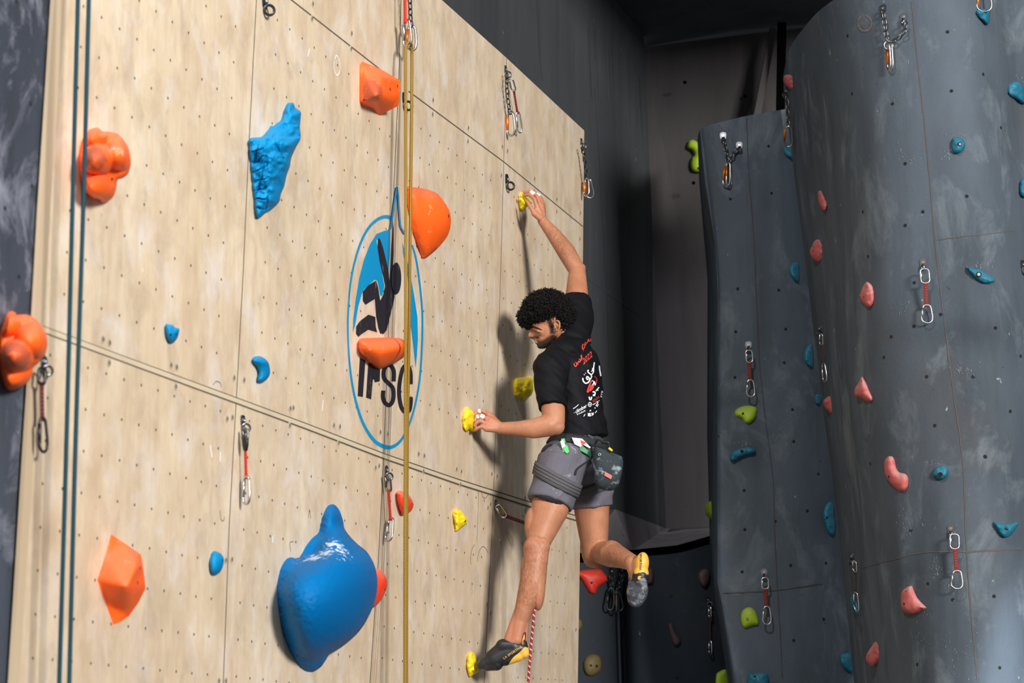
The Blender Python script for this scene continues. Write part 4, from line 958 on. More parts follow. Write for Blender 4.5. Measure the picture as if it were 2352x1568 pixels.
anchor('V-shaped steel chain with twin karabiners on top of the pillar', [(1661, 312), (1698, 334)], 'grey', [[(1663, 322), (1667, 345), (1671, 372)], [(1695, 342), (1684, 352), (1674, 374)]],
       [((1671, 372), (1668, 428), Vector((.8, -.6, 0)), .05, OG), ((1673, 372), (1675, 430), Vector((.7, .7, 0)), .05, OG)], csize=.034, chr_=.0038)
anchor('steel chain with karabiner hanging on the left rim of the right wall', [(1808, 208)], 'grey', [[(1807, 220), (1809, 250), (1810, 275), (1811, 292)]],
       [((1811, 290), (1810, 336), Vector((.9, -.4, 0)), .05, OG)], csize=.036, chr_=.004, o=.05)
anchor('orange-gated karabiner hanging from the top edge of the picture at far right', [(2258, -58)], 'grey', [[(2258, -48), (2259, -25)]], [((2259, -28), (2262, 26), Vector((1, -.2, 0)), .075, OG)], csize=.036)
anchor('dark chains and karabiners bunched on the lower wall behind the climber\'s raised shoe', [(1402, 1312), (1432, 1310)], 'grey', [[(1402, 1320), (1405, 1345), (1408, 1362)], [(1432, 1318), (1424, 1340), (1414, 1362)]],
       [((1404, 1350), (1400, 1400), Vector((1, .2, 0)), .045, None), ((1411, 1362), (1409, 1408), Vector((.7, .7, 0)), .05, None), ((1416, 1358), (1424, 1402), Vector((.8, .3, 0)), .05, OG)], csize=.036, chr_=.0045, steel=M['dkmetal'])
p, n = cast('grey', 2348, 608); t = empty('bolt_hanger', p, 'small steel bolt hanger cut by the right edge of the picture', 'bolt hanger'); hanger(t, p, n, .04, 0, M['dsteel'], name='hanger_plate')
# loose grey straps hanging low on the dark wall
bm = bmesh.new()
for k, (x0, x1) in enumerate(((1412, 1418), (1428, 1438))):
    P = [cast('grey', x0+(x1-x0)*i/6, 1405+(1600-1405)*i/6) for i in range(7)]
    tube(bm, [h+n*.02 for h, n in P], .007, 8)
props(mesh_obj('hanging_rope', bm, simple('navy_cord', (.01, .014, .03), .8)), 'dim navy ropes hanging down the dark lower wall below the bunched chains', 'rope')
# ================================================================ THE CLIMBER
def lathe(bm, mat, rings, seg):
    """rings of (radius, height) spun round local Z and placed by a matrix; poles where the radius is 0"""
    prev = None
    for r, z in rings:
        cur = [bm.verts.new(mat @ Vector((0, 0, z)))] if r < 1e-7 else [bm.verts.new(mat @ Vector((r*math.cos(2*math.pi*k/seg), r*math.sin(2*math.pi*k/seg), z))) for k in range(seg)]
        if prev:
            for k in range(seg):
                a = [prev[k % len(prev)], prev[(k+1) % len(prev)]] if len(prev) > 1 else [prev[0]]; b = [cur[(k+1) % seg], cur[k]] if len(cur) > 1 else [cur[0]]
                if len(a)+len(b) > 2: bm.faces.new(a+b)
        prev = cur
def sphere(bm, c, r, seg=20):
    n = max(8, seg*2//3); m = Matrix.Translation(c)
    lathe(bm, m, [(0, -r)]+[(r*math.sin(math.pi*i/n), -r*math.cos(math.pi*i/n)) for i in range(1, n)]+[(0, r)], seg)
def ell(bm, c, ax):               # ax: three axis vectors already scaled
    m = Matrix((ax[0], ax[1], ax[2])).transposed()
    if m.determinant() < 0: m = Matrix((-ax[0], ax[1], ax[2])).transposed()
    m = m.to_4x4(); m.translation = c; n = 18
    lathe(bm, m, [(0, -1)]+[(math.sin(math.pi*i/n), -math.cos(math.pi*i/n)) for i in range(1, n)]+[(0, 1)], 26)
def cone(bm, a, ra, b, rb, ends=True, flat=None, seg=26):
    d = (b-a); L = d.length; q = d.normalized().to_track_quat('Z', 'Y').to_matrix().to_4x4(); q.translation = (a+b)/2
    if flat:
        fs, fr = flat; loc = q.inverted().to_3x3() @ fs; ang = math.atan2(loc.y, loc.x); q = q @ Matrix.Rotation(ang, 4, 'Z') @ Matrix.Diagonal((fr, 1, 1, 1))
    lathe(bm, q, [(0, -L/2), (ra, -L/2), (rb, L/2), (0, L/2)], seg)
    if ends: sphere(bm, a, ra*.995); sphere(bm, b, rb*.995)
def fuse(name, bm, voxel, smooth_it, mats, parent=None, smooth_f=.5):
    o = mesh_obj(name, bm, mats, None)
    r = o.modifiers.new('r', 'REMESH'); r.mode = 'VOXEL'; r.voxel_size = voxel; r.use_smooth_shade = True
    s = o.modifiers.new('s', 'SMOOTH'); s.factor = smooth_f; s.iterations = smooth_it
    dg = bpy.context.evaluated_depsgraph_get(); dg.update()
    me = bpy.data.meshes.new_from_object(o.evaluated_get(dg)); old = o.data
    me.materials.clear()
    for m in (mats if isinstance(mats, (list, tuple)) else [mats]): me.materials.append(m)
    o.modifiers.clear(); o.data = me; bpy.data.meshes.remove(old)
    for p in me.polygons: p.use_smooth = True; p.material_index = 0
    me.name = name
    if parent: o.parent = parent
    return o
A = at_u
PXM = 500.0
# -- materials
def skin_mat():
    m, t, b = nt('skin', .5, spec=.35)
    o = coords(t)
    c = mix(t, ramp(t, nz(t, o, 9, 4, .6), [(.3, 0), (.7, 1)]), (.34, .138, .070), (.48, .212, .120))
    at = nd(t, 'ShaderNodeAttribute', attribute_name='hairy'); hs = nz(t, coords(t, 'Object', (1, 1, .35)), 170, 3, .7)
    c = mix(t, math_(t, 'MULTIPLY', at.outputs['Fac'], ramp(t, hs, [(.40, 0), (.66, 1)])), c, (.15, .055, .030))
    ar = nd(t, 'ShaderNodeAttribute', attribute_name='ruddy'); c = mix(t, ar.outputs['Fac'], c, (.47, .17, .105))
    ab = nd(t, 'ShaderNodeAttribute', attribute_name='beard'); bs = nz(t, o, 300, 3, .7)
    c = mix(t, math_(t, 'MULTIPLY', ab.outputs['Fac'], math_(t, 'ADD', .72, math_(t, 'MULTIPLY', bs, .5))), c, (.018, .011, .008))
    t.links.new(c, b.inputs['Base Color'])
    b.inputs['Subsurface Weight'].default_value = .0; b.inputs['Subsurface Radius'].default_value = (.012, .004, .002); b.inputs['Subsurface Scale'].default_value = .6
    bump(t, b, nz(t, o, 200, 4, .6), .12, .001); return m
M['skin'] = skin_mat()
def cloth(name, c0, c1, sc=12, rough=.85, chalkc=None, chalk=0, loc=(0, 0, 0), wr=None, thr=.6, fine=900, spec=.08):
    m, t, b = nt(name, rough, spec=spec); o = coords(t)
    c = mix(t, nz(t, o, sc, 5, .6), c0, c1)
    if chalkc: c = mix(t, math_(t, 'MULTIPLY', ramp(t, nz(t, coords(t, 'Object', (1, 1, 1), (0, 0, 0), loc), 18, 6, .65, .6), [(thr, 0), (thr+.1, 1)]), chalk), c, chalkc)
    t.links.new(c, b.inputs['Base Color'])
    h = nz(t, o, fine, 2, .5)
    bump(t, b, h, .1, .001); pass
    return m
M['shirt'] = cloth('black_cotton', (.003, .003, .0045), (.007, .007, .0095), spec=.14, rough=.7)
M['shorts'] = cloth('grey_violet_shorts', (.105, .10, .125), (.15, .145, .175), chalkc=(.55, .55, .62), chalk=.55, loc=(3, 1, 2), thr=.63)
M['harness'] = cloth('charcoal_webbing', (.085, .082, .088), (.115, .11, .12), 30)
M['bag'] = cloth('chalky_dark_nylon', (.022, .030, .037), (.045, .058, .068), 20, .6, (.34, .40, .44), .75, (1, 1, 1), thr=.57)
M['hair'] = simple('black_hair', (.004, .0035, .0035), .55, 0, .25)
M['shoe'] = simple('black_shoe_leather', (.012, .013, .015), .45)
M['shoe_y'] = simple('golden_yellow_rand', (.78, .42, .06), .45)
M['tape'] = simple('white_finger_tape', (.85, .84, .84), .8)
M['sole'] = cloth('chalk_dusted_rubber', (.03, .032, .04), (.08, .085, .10), 25, .6, (.30, .31, .36), .7, (4, 4, 4), thr=.5)
# -- joints: (px, py, u)
J = dict(ls=A(1262, 852, 10.74), rs=A(1325, 728, 11.08), c7=A(1308, 792, 10.93), le=A(1276, 978, 10.65), lw=A(1150, 983, 10.6),
         re=A(1326, 622, 11.22), rw=A(1246, 507, 11.31), lh=A(1290, 1062, 10.74), rh=A(1357, 1075, 10.98), lk=A(1234, 1260, 10.62), la=A(1190, 1443, 10.58),
         rk=A(1364, 1272, 11.03), ra=A(1452, 1292, 10.76))
bm = bmesh.new()
# trunk and neck
cone(bm, A(1318, 840, 10.93), .10, A(1322, 1020, 10.87), .095); cone(bm, A(1303, 800, 10.93), .054, A(1286, 764, 10.95), .049)
cone(bm, J['ls'], .055, A(1312, 800, 10.92), .06); cone(bm, J['rs'], .055, A(1312, 800, 10.92), .06)
ell(bm, A(1322, 1035, 10.86), (E_*.15, N_*.11, UP*.12))
# right arm, raised
cone(bm, J['rs'], .056, A(1325, 672, 11.15), .054); cone(bm, A(1325, 672, 11.15), .054, J['re'], .041)
sphere(bm, A(1334, 616, 11.225), .025)
cone(bm, J['re'], .041, A(1300, 577, 11.25), .045); cone(bm, A(1300, 577, 11.25), .045, A(1273, 540, 11.28), .036); cone(bm, A(1273, 540, 11.28), .036, J['rw'], .0245)
# left arm
cone(bm, J['ls'], .056, A(1270, 930, 10.68), .056); cone(bm, A(1270, 930, 10.68), .056, A(1272, 968, 10.66), .052)
sphere(bm, A(1277, 979, 10.66), .041); sphere(bm, A(1268, 972, 10.655), .050)
cone(bm, A(1262, 976, 10.65), .052, A(1225, 984, 10.63), .046); cone(bm, A(1225, 984, 10.63), .045, A(1190, 984, 10.61), .035); cone(bm, A(1190, 984, 10.61), .034, J['lw'], .0275)
# left leg
cone(bm, J['lh'], .10, A(1262, 1170, 10.68), .086); cone(bm, A(1262, 1170, 10.68), .086, A(1240, 1232, 10.64), .062)
sphere(bm, A(1228, 1256, 10.61), .050); sphere(bm, A(1240, 1256, 10.62), .047); cone(bm, A(1233, 1262, 10.62), .056, A(1230, 1290, 10.61), .057)
ell(bm, A(1213, 1262, 10.61), (Vector((.022, 0, 0)), Vector((0, .03, 0)), UP*.045)); ell(bm, A(1222, 1205, 10.65), (Vector((.035, 0, 0)), Vector((0, .05, 0)), UP*.08))
cone(bm, A(1230, 1290, 10.61), .055, A(1224, 1335, 10.6), .060); cone(bm, A(1224, 1335, 10.6), .060, A(1208, 1385, 10.59), .046); cone(bm, A(1208, 1385, 10.59), .046, A(1194, 1430, 10.585), .035)
ell(bm, A(1236, 1336, 10.6), (Vector((.034, 0, 0)), Vector((0, .045, 0)), UP*.13)); ell(bm, A(1207, 1330, 10.6), (Vector((.025, 0, 0)), Vector((0, .03, 0)), UP*.11))
cone(bm, A(1194, 1430, 10.585), .037, A(1186, 1465, 10.58), .035); cone(bm, A(1209, 1395, 10.59), .018, A(1204, 1468, 10.59), .016)
cone(bm, A(1186, 1468, 10.58), .036, A(1150, 1497, 10.57), .026)
cone(bm, A(1192, 1405, 10.585), .024, A(1170, 1468, 10.57), .025)
# right leg, bent back
cone(bm, J['rh'], .10, A(1359, 1170, 11.0), .083); cone(bm, A(1359, 1170, 11.0), .083, A(1364, 1235, 11.02), .068)
cone(bm, A(1364, 1235, 11.02), .066, J['rk'], .058); sphere(bm, A(1362, 1280, 11.04), .048); sphere(bm, A(1372, 1288, 11.03), .035)
cone(bm, A(1380, 1268, 11.0), .052, A(1405, 1272, 10.93), .062); cone(bm, A(1405, 1272, 10.93), .060, A(1430, 1282, 10.85), .047); cone(bm, A(1430, 1282, 10.85), .047, A(1456, 1293, 10.77), .036)
ell(bm, A(1404, 1264, 10.93), (Vector((.05, 0, 0)), Vector((0, .06, 0)), UP*.048))
cone(bm, J['ra'], .035, A(1466, 1330, 10.74), .034)
# hands: palm strands, then separate fingers
def finger(pts, r0, r1):
    n = len(pts)-1
    for i in range(n):
        a = r0+(r1-r0)*i/n; b = r0+(r1-r0)*(i+1)/n; cone(bm, pts[i], a, pts[i+1], b, seg=12)
RH = [[(1233, 474, 11.275), (1227, 456, 11.275), (1214, 446, 11.28), (1203, 449, 11.285)], [(1240, 468, 11.31), (1233, 450, 11.31), (1218, 440, 11.315), (1205, 442, 11.32)],
      [(1244, 465, 11.345), (1239, 451, 11.345), (1226, 441, 11.35), (1213, 440, 11.355)], [(1247, 468, 11.375), (1244, 456, 11.38), (1233, 448, 11.385), (1222, 446, 11.39)]]
for i, fg in enumerate(RH):
    q = [A(*p) for p in fg]; cone(bm, J['rw'], .020, q[0], .013); finger(q, [.0105, .011, .0105, .009][i], [.0085, .0088, .0085, .0075][i])
for t in (.35, .6, .85): sphere(bm, J['rw'].lerp(A(1240, 470, 11.32), t), .023)
th_r = [A(1240, 500, 11.285), A(1227, 490, 11.26), A(1219, 476, 11.25), A(1211, 463, 11.25)]
cone(bm, th_r[0], .017, th_r[1], .015); finger(th_r[1:], .0115, .009); cone(bm, th_r[1], .014, A(1235, 476, 11.29), .012)
LH = [[(1122, 952, 10.61), (1107, 943, 10.605), (1097, 945, 10.60), (1090, 951, 10.59)], [(1119, 962, 10.585), (1103, 954, 10.570), (1094, 958, 10.565), (1090, 966, 10.56)],
      [(1117, 973, 10.57), (1102, 966, 10.552), (1094, 971, 10.548), (1090, 977, 10.548)], [(1117, 984, 10.565), (1105, 979, 10.550), (1097, 983, 10.545), (1091, 987, 10.545)]]
for i, fg in enumerate(LH):
    q = [A(*p) for p in fg]; cone(bm, J['lw'], .023, q[0], .0155); finger(q, [.0103, .0105, .0102, .0092][i], [.0084, .0086, .0082, .0074][i])
for t in (.35, .6, .85): sphere(bm, J['lw'].lerp(A(1124, 967, 10.59), t), .026)
th_l = [A(1138, 968, 10.63), A(1128, 954, 10.66), A(1114, 946, 10.67), A(1102, 946, 10.66)]
cone(bm, th_l[0], .016, th_l[1], .014); finger(th_l[1:], .011, .0088)
# head: f forward, u up, s towards the camera
pit = math.radians(10)
f_ = Vector((-math.cos(pit), .20, -math.sin(pit))).normalized(); u_h = Vector((-math.sin(pit), .02, math.cos(pit))); u_h = (u_h-f_*u_h.dot(f_)).normalized(); s_h = f_.cross(u_h)
if s_h.y > 0: s_h = -s_h
HO = at_u(1281, 746, 10.90)+Vector((0, .025, 0))      # between the ears
hd = lambda f, u, s=0: HO+f_*f+u_h*u+s_h*s
ell(bm, hd(.020, .045), (f_*.104, u_h*.088, s_h*.076)); ell(bm, hd(.052, .005), (f_*.068, u_h*.075, s_h*.064))
cone(bm, hd(-.02, -.02), .048, hd(-.030, -.085), .050)
ell(bm, hd(.068, -.045), (f_*.042, u_h*.040, s_h*.042)); sphere(bm, hd(.096, -.074), .0185)     # mouth block, chin
ell(bm, hd(.100, -.030), (f_*.014, u_h*.020, s_h*.026))
for sd in (-1, 1):
    cone(bm, hd(.010, -.035, .050*sd), .016, hd(.055, -.068, .036*sd), .017); cone(bm, hd(.055, -.068, .036*sd), .017, hd(.09, -.076, .012*sd), .016)   # jaw
    ell(bm, hd(.074, -.016, .042*sd), (f_*.026, u_h*.022, s_h*.020))                           # cheekbone
    cone(bm, hd(.113, .026, .012*sd), .010, hd(.098, .023, .046*sd), .010)                     # brow
    sphere(bm, hd(.094, .004, .031*sd), .0135); cone(bm, hd(.106, .0035, .018*sd), .0036, hd(.100, .004, .044*sd), .0036)                                                # eyeball under the lid
cone(bm, hd(.114, .022), .0095, hd(.136, -.014), .0115); sphere(bm, hd(.136, -.020), .0122); cone(bm, hd(.108, .012), .012, hd(.122, -.016), .014)
cone(bm, hd(.130, -.026), .009, hd(.108, -.034), .012)
for sd in (-1, 1): sphere(bm, hd(.125, -.025, .0110*sd), .0092)
cone(bm, hd(.1165, -.0425, .012), .0072, hd(.1165, -.0425, -.012), .0072); cone(bm, hd(.1130, -.0575, .011), .0075, hd(.1130, -.0575, -.011), .0075)
body = fuse('person', bm, .0033, 6, M['skin'])
props(body, 'climber in black T-shirt and grey shorts stretched up the plywood wall, one leg swung back', 'person')
me = body.data; n = len(me.vertices); co = np.empty(n*3); me.vertices.foreach_get('co', co); co = co.reshape(-1, 3)
def dist_seg(a, b):
    a = np.array(a); b = np.array(b); d = b-a; t = np.clip(((co-a)@d)/(d@d), 0, 1); return np.linalg.norm(co-a-t[:, None]*d, axis=1), t
def attr(name, val):
    at = me.attributes.new(name, 'FLOAT', 'POINT'); at.data.foreach_set('value', np.clip(val, 0, 1).astype(np.float32))
hairy = np.zeros(n)
for a, b, w in ((A(1232, 1225, 10.62), A(1192, 1432, 10.58), .75), (A(1368, 1275, 11.03), J['ra'], .75), (J['re'], A(1256, 520, 11.3), .62), (J['le'], A(1165, 983, 10.6), .15)):
    d, t = dist_seg(a, b); hairy = np.maximum(hairy, w*np.clip(1.6-d/.075, 0, 1)*np.clip(np.minimum(t, 1-t)*4+.1, 0, 1))
attr('hairy', hairy)
d1 = np.linalg.norm(co-np.array(A(1108, 962, 10.58)), axis=1); d2 = np.linalg.norm(co-np.array(A(1222, 458, 11.3)), axis=1)
d3 = np.linalg.norm(co-np.array(A(1215, 1262, 10.6)), axis=1); d4 = np.linalg.norm(co-np.array(A(1180, 1450, 10.58)), axis=1)
attr('ruddy', .75*np.clip(1.5-np.minimum(d1, d2)/.06, 0, 1)+.6*np.clip(1.5-d3/.05, 0, 1)+.6*np.clip(1.5-d4/.06, 0, 1))
rel = co-np.array(HO); Fh = rel@np.array(f_); Uh = rel@np.array(u_h); Sh = np.abs(rel@np.array(s_h))
line = -.030-.10*np.clip((Fh-.02), 0, .06)+.05*np.clip(.02-Fh, 0, .05)*10*.1
jaw = np.clip((-.034-.30*np.clip(Fh-.015, 0, .055)-Uh)/.016, 0, 1)*np.clip((Fh-.006)/.012, 0, 1)*np.clip((Uh+.110)/.015, 0, 1)
side = np.clip((.016-np.abs(Fh-.022))/.010, 0, 1)*np.clip((Uh+.05)/.01, 0, 1)*np.clip((.045-Uh)/.01, 0, 1)*(Sh > .045)
mous = np.clip((.009-np.abs(Uh+.037+.25*np.clip(Sh-.015, 0, 1)))/.004, 0, 1)*np.clip((Fh-.080)/.010, 0, 1)*(Sh < .036)
brow = np.clip((.0065-np.abs(Uh-.030+.15*np.clip(Sh-.03, 0, 1)))/.003, 0, 1)*np.clip((Fh-.075)/.008, 0, 1)*(Sh > .010)*(Sh < .055)
near = (Fh**2+Uh**2+Sh**2 < .17**2)
lipz = 1-.75*np.clip((.016-np.abs(Uh+.050))/.005, 0, 1)*(Fh > .088)*(Sh < .022)
attr('beard', np.maximum.reduce([jaw*1.0*lipz, side*1.1, mous*.9, brow])*near)
# ears
for sd in (-1, 1):
    eb = bmesh.new(); ec = (-.010, -.016)
    ring_ = [(.010, -.019), (.001, -.024), (-.008, -.016), (-.014, -.002), (-.015, .012), (-.008, .022), (.003, .023), (.011, .016), (.011, .006)]
    pts = cat_rom(ring_, 3, False)
    ds = lambda a: .080+.012*max(0, min(1, (.012-a)/.022))
    for a, b in zip(pts[:-1], pts[1:]): cone(eb, hd(a[0]+ec[0], a[1]+ec[1], ds(a[0])*sd), .0042, hd(b[0]+ec[0], b[1]+ec[1], ds(b[0])*sd), .0042, seg=10)
    ell(eb, hd(ec[0]-.001, ec[1], .076*sd), (f_*.013, u_h*.022, s_h*.006)); sphere(eb, hd(ec[0]+.003, ec[1]-.023, .083*sd), .0068, 12)
    cone(eb, hd(ec[0]-.006, ec[1]-.012, .082*sd), .0032, hd(ec[0]+.004, ec[1]+.014, .082*sd), .0030, seg=8); cone(eb, hd(ec[0]+.012, ec[1]-.006, .078*sd), .005, hd(ec[0]+.010, ec[1]+.002, .080*sd), .004, seg=8)
    cone(eb, hd(ec[0]-.002, ec[1], .060*sd), .012, hd(ec[0]-.004, ec[1], .078*sd), .011)
    fuse('ear', eb, .0018, 3, M['skin'], body)
# eyebrow, closed eye line and mouth crease follow the face
body_bv = bvh_of(body)
def on_surf(bv, px, py, off=.004):
    r = ray(px, py).normalized(); h = bv.ray_cast(CAM, r)
    if h[0] is None: return None
    return h[0]-r*off
def face_line(name, L, rr, mat, off):
    P = [on_surf(body_bv, *p, off) for p in cat_rom(L, 4, False)]; P = [p for p in P if p is not None]; n = len(P)
    bm = bmesh.new(); tube(bm, P, [rr*(.35+.65*math.sin(math.pi*(k+.5)/n)) for k in range(n)], 8); mesh_obj(name, bm, mat, body)
face_line('eyelashes', [(1224.5, 757), (1229, 760.5), (1236, 763.5), (1243, 764.5)], .0022, M['hair'], .0002)
face_line('eyebrow', [(1218, 750), (1226, 751), (1236, 754), (1245, 758)], .0036, M['hair'], .0002)
face_line('mouth_crease', [(1228, 781.5), (1233, 782), (1239, 784), (1244, 787.5)], .0016, simple('dark_lip_line', (.05, .018, .014), .6), .0001)
# hair: scalp cap and curls
bm = bmesh.new()
hc = [(hd(.043, .090), (f_*.110, u_h*.088, s_h*.105)), (hd(.118, .068), (f_*.060, u_h*.048, s_h*.080)), (hd(-.038, .055), (f_*.048, u_h*.080, s_h*.090)), (hd(-.040, -.006, .0), (f_*.026, u_h*.038, s_h*.064))]
for c, ax in hc: ell(bm, c, ax)
hair = fuse('hair', bm, .007, 3, simple('scalp_hair', (.003, .0028, .0028), .95, 0, 0), body)
cm = hair.data; rnd = random.Random(21); bm = bmesh.new(); tot = 0
polys = [p for p in cm.polygons]; rnd.shuffle(polys)
for p in polys:
    if tot > 6500: break
    c = Vector(p.center); n_ = Vector(p.normal); r_ = c-HO
    if r_.dot(f_) > .02 and r_.dot(u_h) < .022: continue
    tot += 1
    ax = (n_*rnd.uniform(.4, 1)+Vector((rnd.uniform(-1, 1), rnd.uniform(-1, 1), rnd.uniform(-1, 1)))*.8).normalized(); a = ax.orthogonal().normalized(); b = ax.cross(a)
    R_ = rnd.uniform(.003, .0065); ph = rnd.uniform(0, 6.28); tn = rnd.uniform(1.0, 1.9); L = rnd.uniform(.008, .024); st = c-n_*.004
    pts = [st+ax*(L*k/9)+(a*math.cos(ph+tn*6.28*k/9)+b*math.sin(ph+tn*6.28*k/9))*R_*(1-.25*k/9) for k in range(10)]
    tube(bm, pts, rnd.uniform(.0010, .0018), 4)
mesh_obj('curls', bm, M['hair'], hair)
# ---- shirt
bm = bmesh.new()
tc = [(1313, 812, 10.93, .165, .098, .07), (1317, 850, 10.93, .17, .118, .09), (1320, 900, 10.92, .165, .122, .09), (1322, 945, 10.90, .152, .118, .08), (1325, 975, 10.89, .148, .118, .06)]
for x, y, u, a, b, c in tc: ell(bm, A(x, y, u), (E_*a, N_*b, UP*c))
rings = [(1316, 835, 10.93, .16, .116), (1319, 890, 10.92, .160, .120), (1323, 940, 10.90, .150, .118), (1329, 985, 10.89, .150, .125), (1330, 1010, 10.89, .157, .132)]
prev = None
for x, y, u, a, b in rings:
    c = A(x, y, u); v = [bm.verts.new(c+E_*a*math.cos(t)+N_*b*math.sin(t)+UP*((.016*math.cos(t)+.024*math.sin(t)) if y > 990 else (.012*math.sin(t) if y > 960 else 0))) for t in [2*math.pi*k/28 for k in range(28)]]
    if prev: [bm.faces.new((prev[k], prev[(k+1) % 28], v[(k+1) % 28], v[k])) for k in range(28)]
    else: bm.faces.new(v[::-1])
    prev = v
bm.faces.new(prev)
cone(bm, A(1306, 800, 10.93), .075, A(1296, 779, 10.93), .064, False)
cone(bm, J['ls'], .078, A(1303, 812, 10.9), .085); cone(bm, J['rs'], .075, A(1312, 790, 10.95), .08); cone(bm, A(1318, 770, 11.0), .07, J['rs'], .07)
cone(bm, J['ls'], .076, A(1268, 936, 10.67), .066, False); sphere(bm, J['ls'], .077)
cone(bm, J['rs'], .073, A(1329, 690, 11.14), .066, False); sphere(bm, J['rs'], .072)
ell(bm, A(1352, 850, 10.92), (E_*.12, N_*.055, UP*.10))
bmesh.ops.recalc_face_normals(bm, faces=bm.faces)
shirt = fuse('t_shirt', bm, .0045, 9, M['shirt'], body)
def wrinkle(o, amp, f, dirs, seed=0, mask=None):
    me = o.data; nn = len(me.vertices); c = [v.co.copy() for v in me.vertices]; nr = [v.normal.copy() for v in me.vertices]
    for i in range(nn):
        p = c[i]-HO; q = Vector((p.dot(dirs[0])*f, p.dot(dirs[1])*f*.28, seed+p.dot(dirs[2])*f*.5))
        h = noise.noise(q); h = (1-abs(h)*2.4)*.7+.5*noise.noise(q*2.2)
        me.vertices[i].co = c[i]+nr[i]*amp*h*(mask(c[i]) if mask else 1)
wd1 = (UP*.75+Vector((.66, 0, 0))).normalized(); wd2 = (UP*.66-Vector((.75, 0, 0))).normalized()
wrinkle(shirt, .011, 8, (wd1, wd2, Vector((0, 1, 0))), 2.0)
for v_ in range(3): shirt.data.update()
wrinkle(shirt, .0055, 17, (wd1, wd2, Vector((0, 1, 0))), 7.0)
shirt_bv = bvh_of(shirt)
# sleeve hem and collar lines
# ---- shorts
bm = bmesh.new()
ell(bm, A(1322, 1035, 10.86), (E_*.165, N_*.128, UP*.10)); ell(bm, A(1340, 1065, 10.86), (E_*.15, N_*.115, UP*.09))
cone(bm, A(1320, 1005, 10.87), .115, A(1322, 1050, 10.86), .135, False, flat=(N_, .9))
cone(bm, A(1292, 1060, 10.74), .112, A(1262, 1156, 10.68), .104, False); sphere(bm, A(1293, 1062, 10.75), .11)
cone(bm, A(1352, 1070, 10.97), .110, A(1361, 1163, 11.0), .096, False); sphere(bm, A(1350, 1072, 10.96), .108)
shorts = fuse('shorts', bm, .0045, 8, M['shorts'], body)
wrinkle(shorts, .008, 11, (wd2, wd1, Vector((0, 1, 0))), 5.0)
shorts_bv = bvh_of(shorts)
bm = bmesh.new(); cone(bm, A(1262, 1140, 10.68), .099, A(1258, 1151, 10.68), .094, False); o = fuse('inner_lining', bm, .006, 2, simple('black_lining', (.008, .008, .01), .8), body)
# ---- harness
def snug_band(name, bv, c, axis, hw, off, mat, parent, rmax=.17, n=44, rows=3, both=None, arc=None):
    axis = axis.normalized(); a = axis.orthogonal().normalized(); b = axis.cross(a); bm = bmesh.new(); G = []
    uvl = bm.loops.layers.uv.verify()
    for j in range(rows+1):
        o_ = axis*hw*(2*j/rows-1); row = []
        for k in range(n):
            t = 2*math.pi*k/n; d = a*math.cos(t)+b*math.sin(t); h = bv.ray_cast(c+o_+d*rmax, -d)
            rr_ = (h[0]-c-o_).length if h[0] is not None else rmax*.7
            row.append(rr_)
        row = [(row[k-2]+row[k-1]+row[k]+row[(k+1) % n]+row[(k+2) % n])/5 for k in range(n)]
        G.append([max(x, y) if False else x for x, y in zip(row, row)])
    V = [[bm.verts.new(c+axis*hw*(2*j/rows-1)+(a*math.cos(2*math.pi*k/n)+b*math.sin(2*math.pi*k/n))*(G[j][k]+off)) for k in range(n)] for j in range(rows+1)]
    for j in range(rows):
        for k in range(n): bm.faces.new((V[j][k], V[j][(k+1) % n], V[j+1][(k+1) % n], V[j+1][k]))
    bmesh.ops.recalc_face_normals(bm, faces=bm.faces)
    o = mesh_obj(name, bm, mat, parent); s = o.modifiers.new('s', 'SOLIDIFY'); s.thickness = .006; s.offset = 0
    return o
har = empty('harness', A(1322, 1030, 10.86)); har.parent = body
loop_ax = (A(1318, 1040, 10.8)-A(1262, 1130, 10.7)); loop_ax = (A(1300, 1045, 10.74)-A(1262, 1135, 10.70)).normalized(); loop_ax = (loop_ax+Vector((-.08, -.1, 0))).normalized()
LA_ = (UP*.86+Vector((.46, -.15, 0))).normalized(); LC = A(1279, 1100, 10.71)
lp = snug_band('leg_loop', shorts_bv, LC, LA_, .029, .006, M['harness'], har, .17)
bm = bmesh.new()
lp2 = snug_band('leg_loop', shorts_bv, A(1352, 1128, 10.985), (UP*.95+Vector((-.35, -.1, 0))).normalized(), .022, .005, M['harness'], har, .15)
# contour piping on the front leg loop
snug_band('waist_belt', shorts_bv, A(1325, 1018, 10.875), (UP*.97+Vector((.12, 0, 0))).normalized(), .020, .006, simple('belt_webbing', (.018, .02, .024), .8), har, .24)
for k in (-1, 0, 1):
    q = snug_band('edge_piping', shorts_bv, LC+LA_*.014*k, LA_, .0010, .0080, simple('piping', (.02, .02, .024), .8), lp, .17, rows=1)
def on_surf(bv, px, py, off=.004):
    r = ray(px, py).normalized(); h = bv.ray_cast(CAM, r)
    if h[0] is None: return None
    return h[0]-r*off
def surf_poly(bm, bv, P, off=.004, mat=0, step=4, smoothd=True):
    P = [tuple(p) for p in P]; v, f, nb = tri_poly(P, step) if step else tri_poly(P, 0)
    w = [on_surf(bv, x, y, off) for x, y in v]; ok = [q for q in w if q is not None]
    if not ok: return
    av = sum(((q-CAM).length for q in ok))/len(ok)
    vs = [bm.verts.new(q if q is not None else CAM+ray(*xy).normalized()*av) for q, xy in zip(w, v)]
    for t in f:
        try: bm.faces.new([vs[i] for i in t]).material_index = mat
        except ValueError: pass
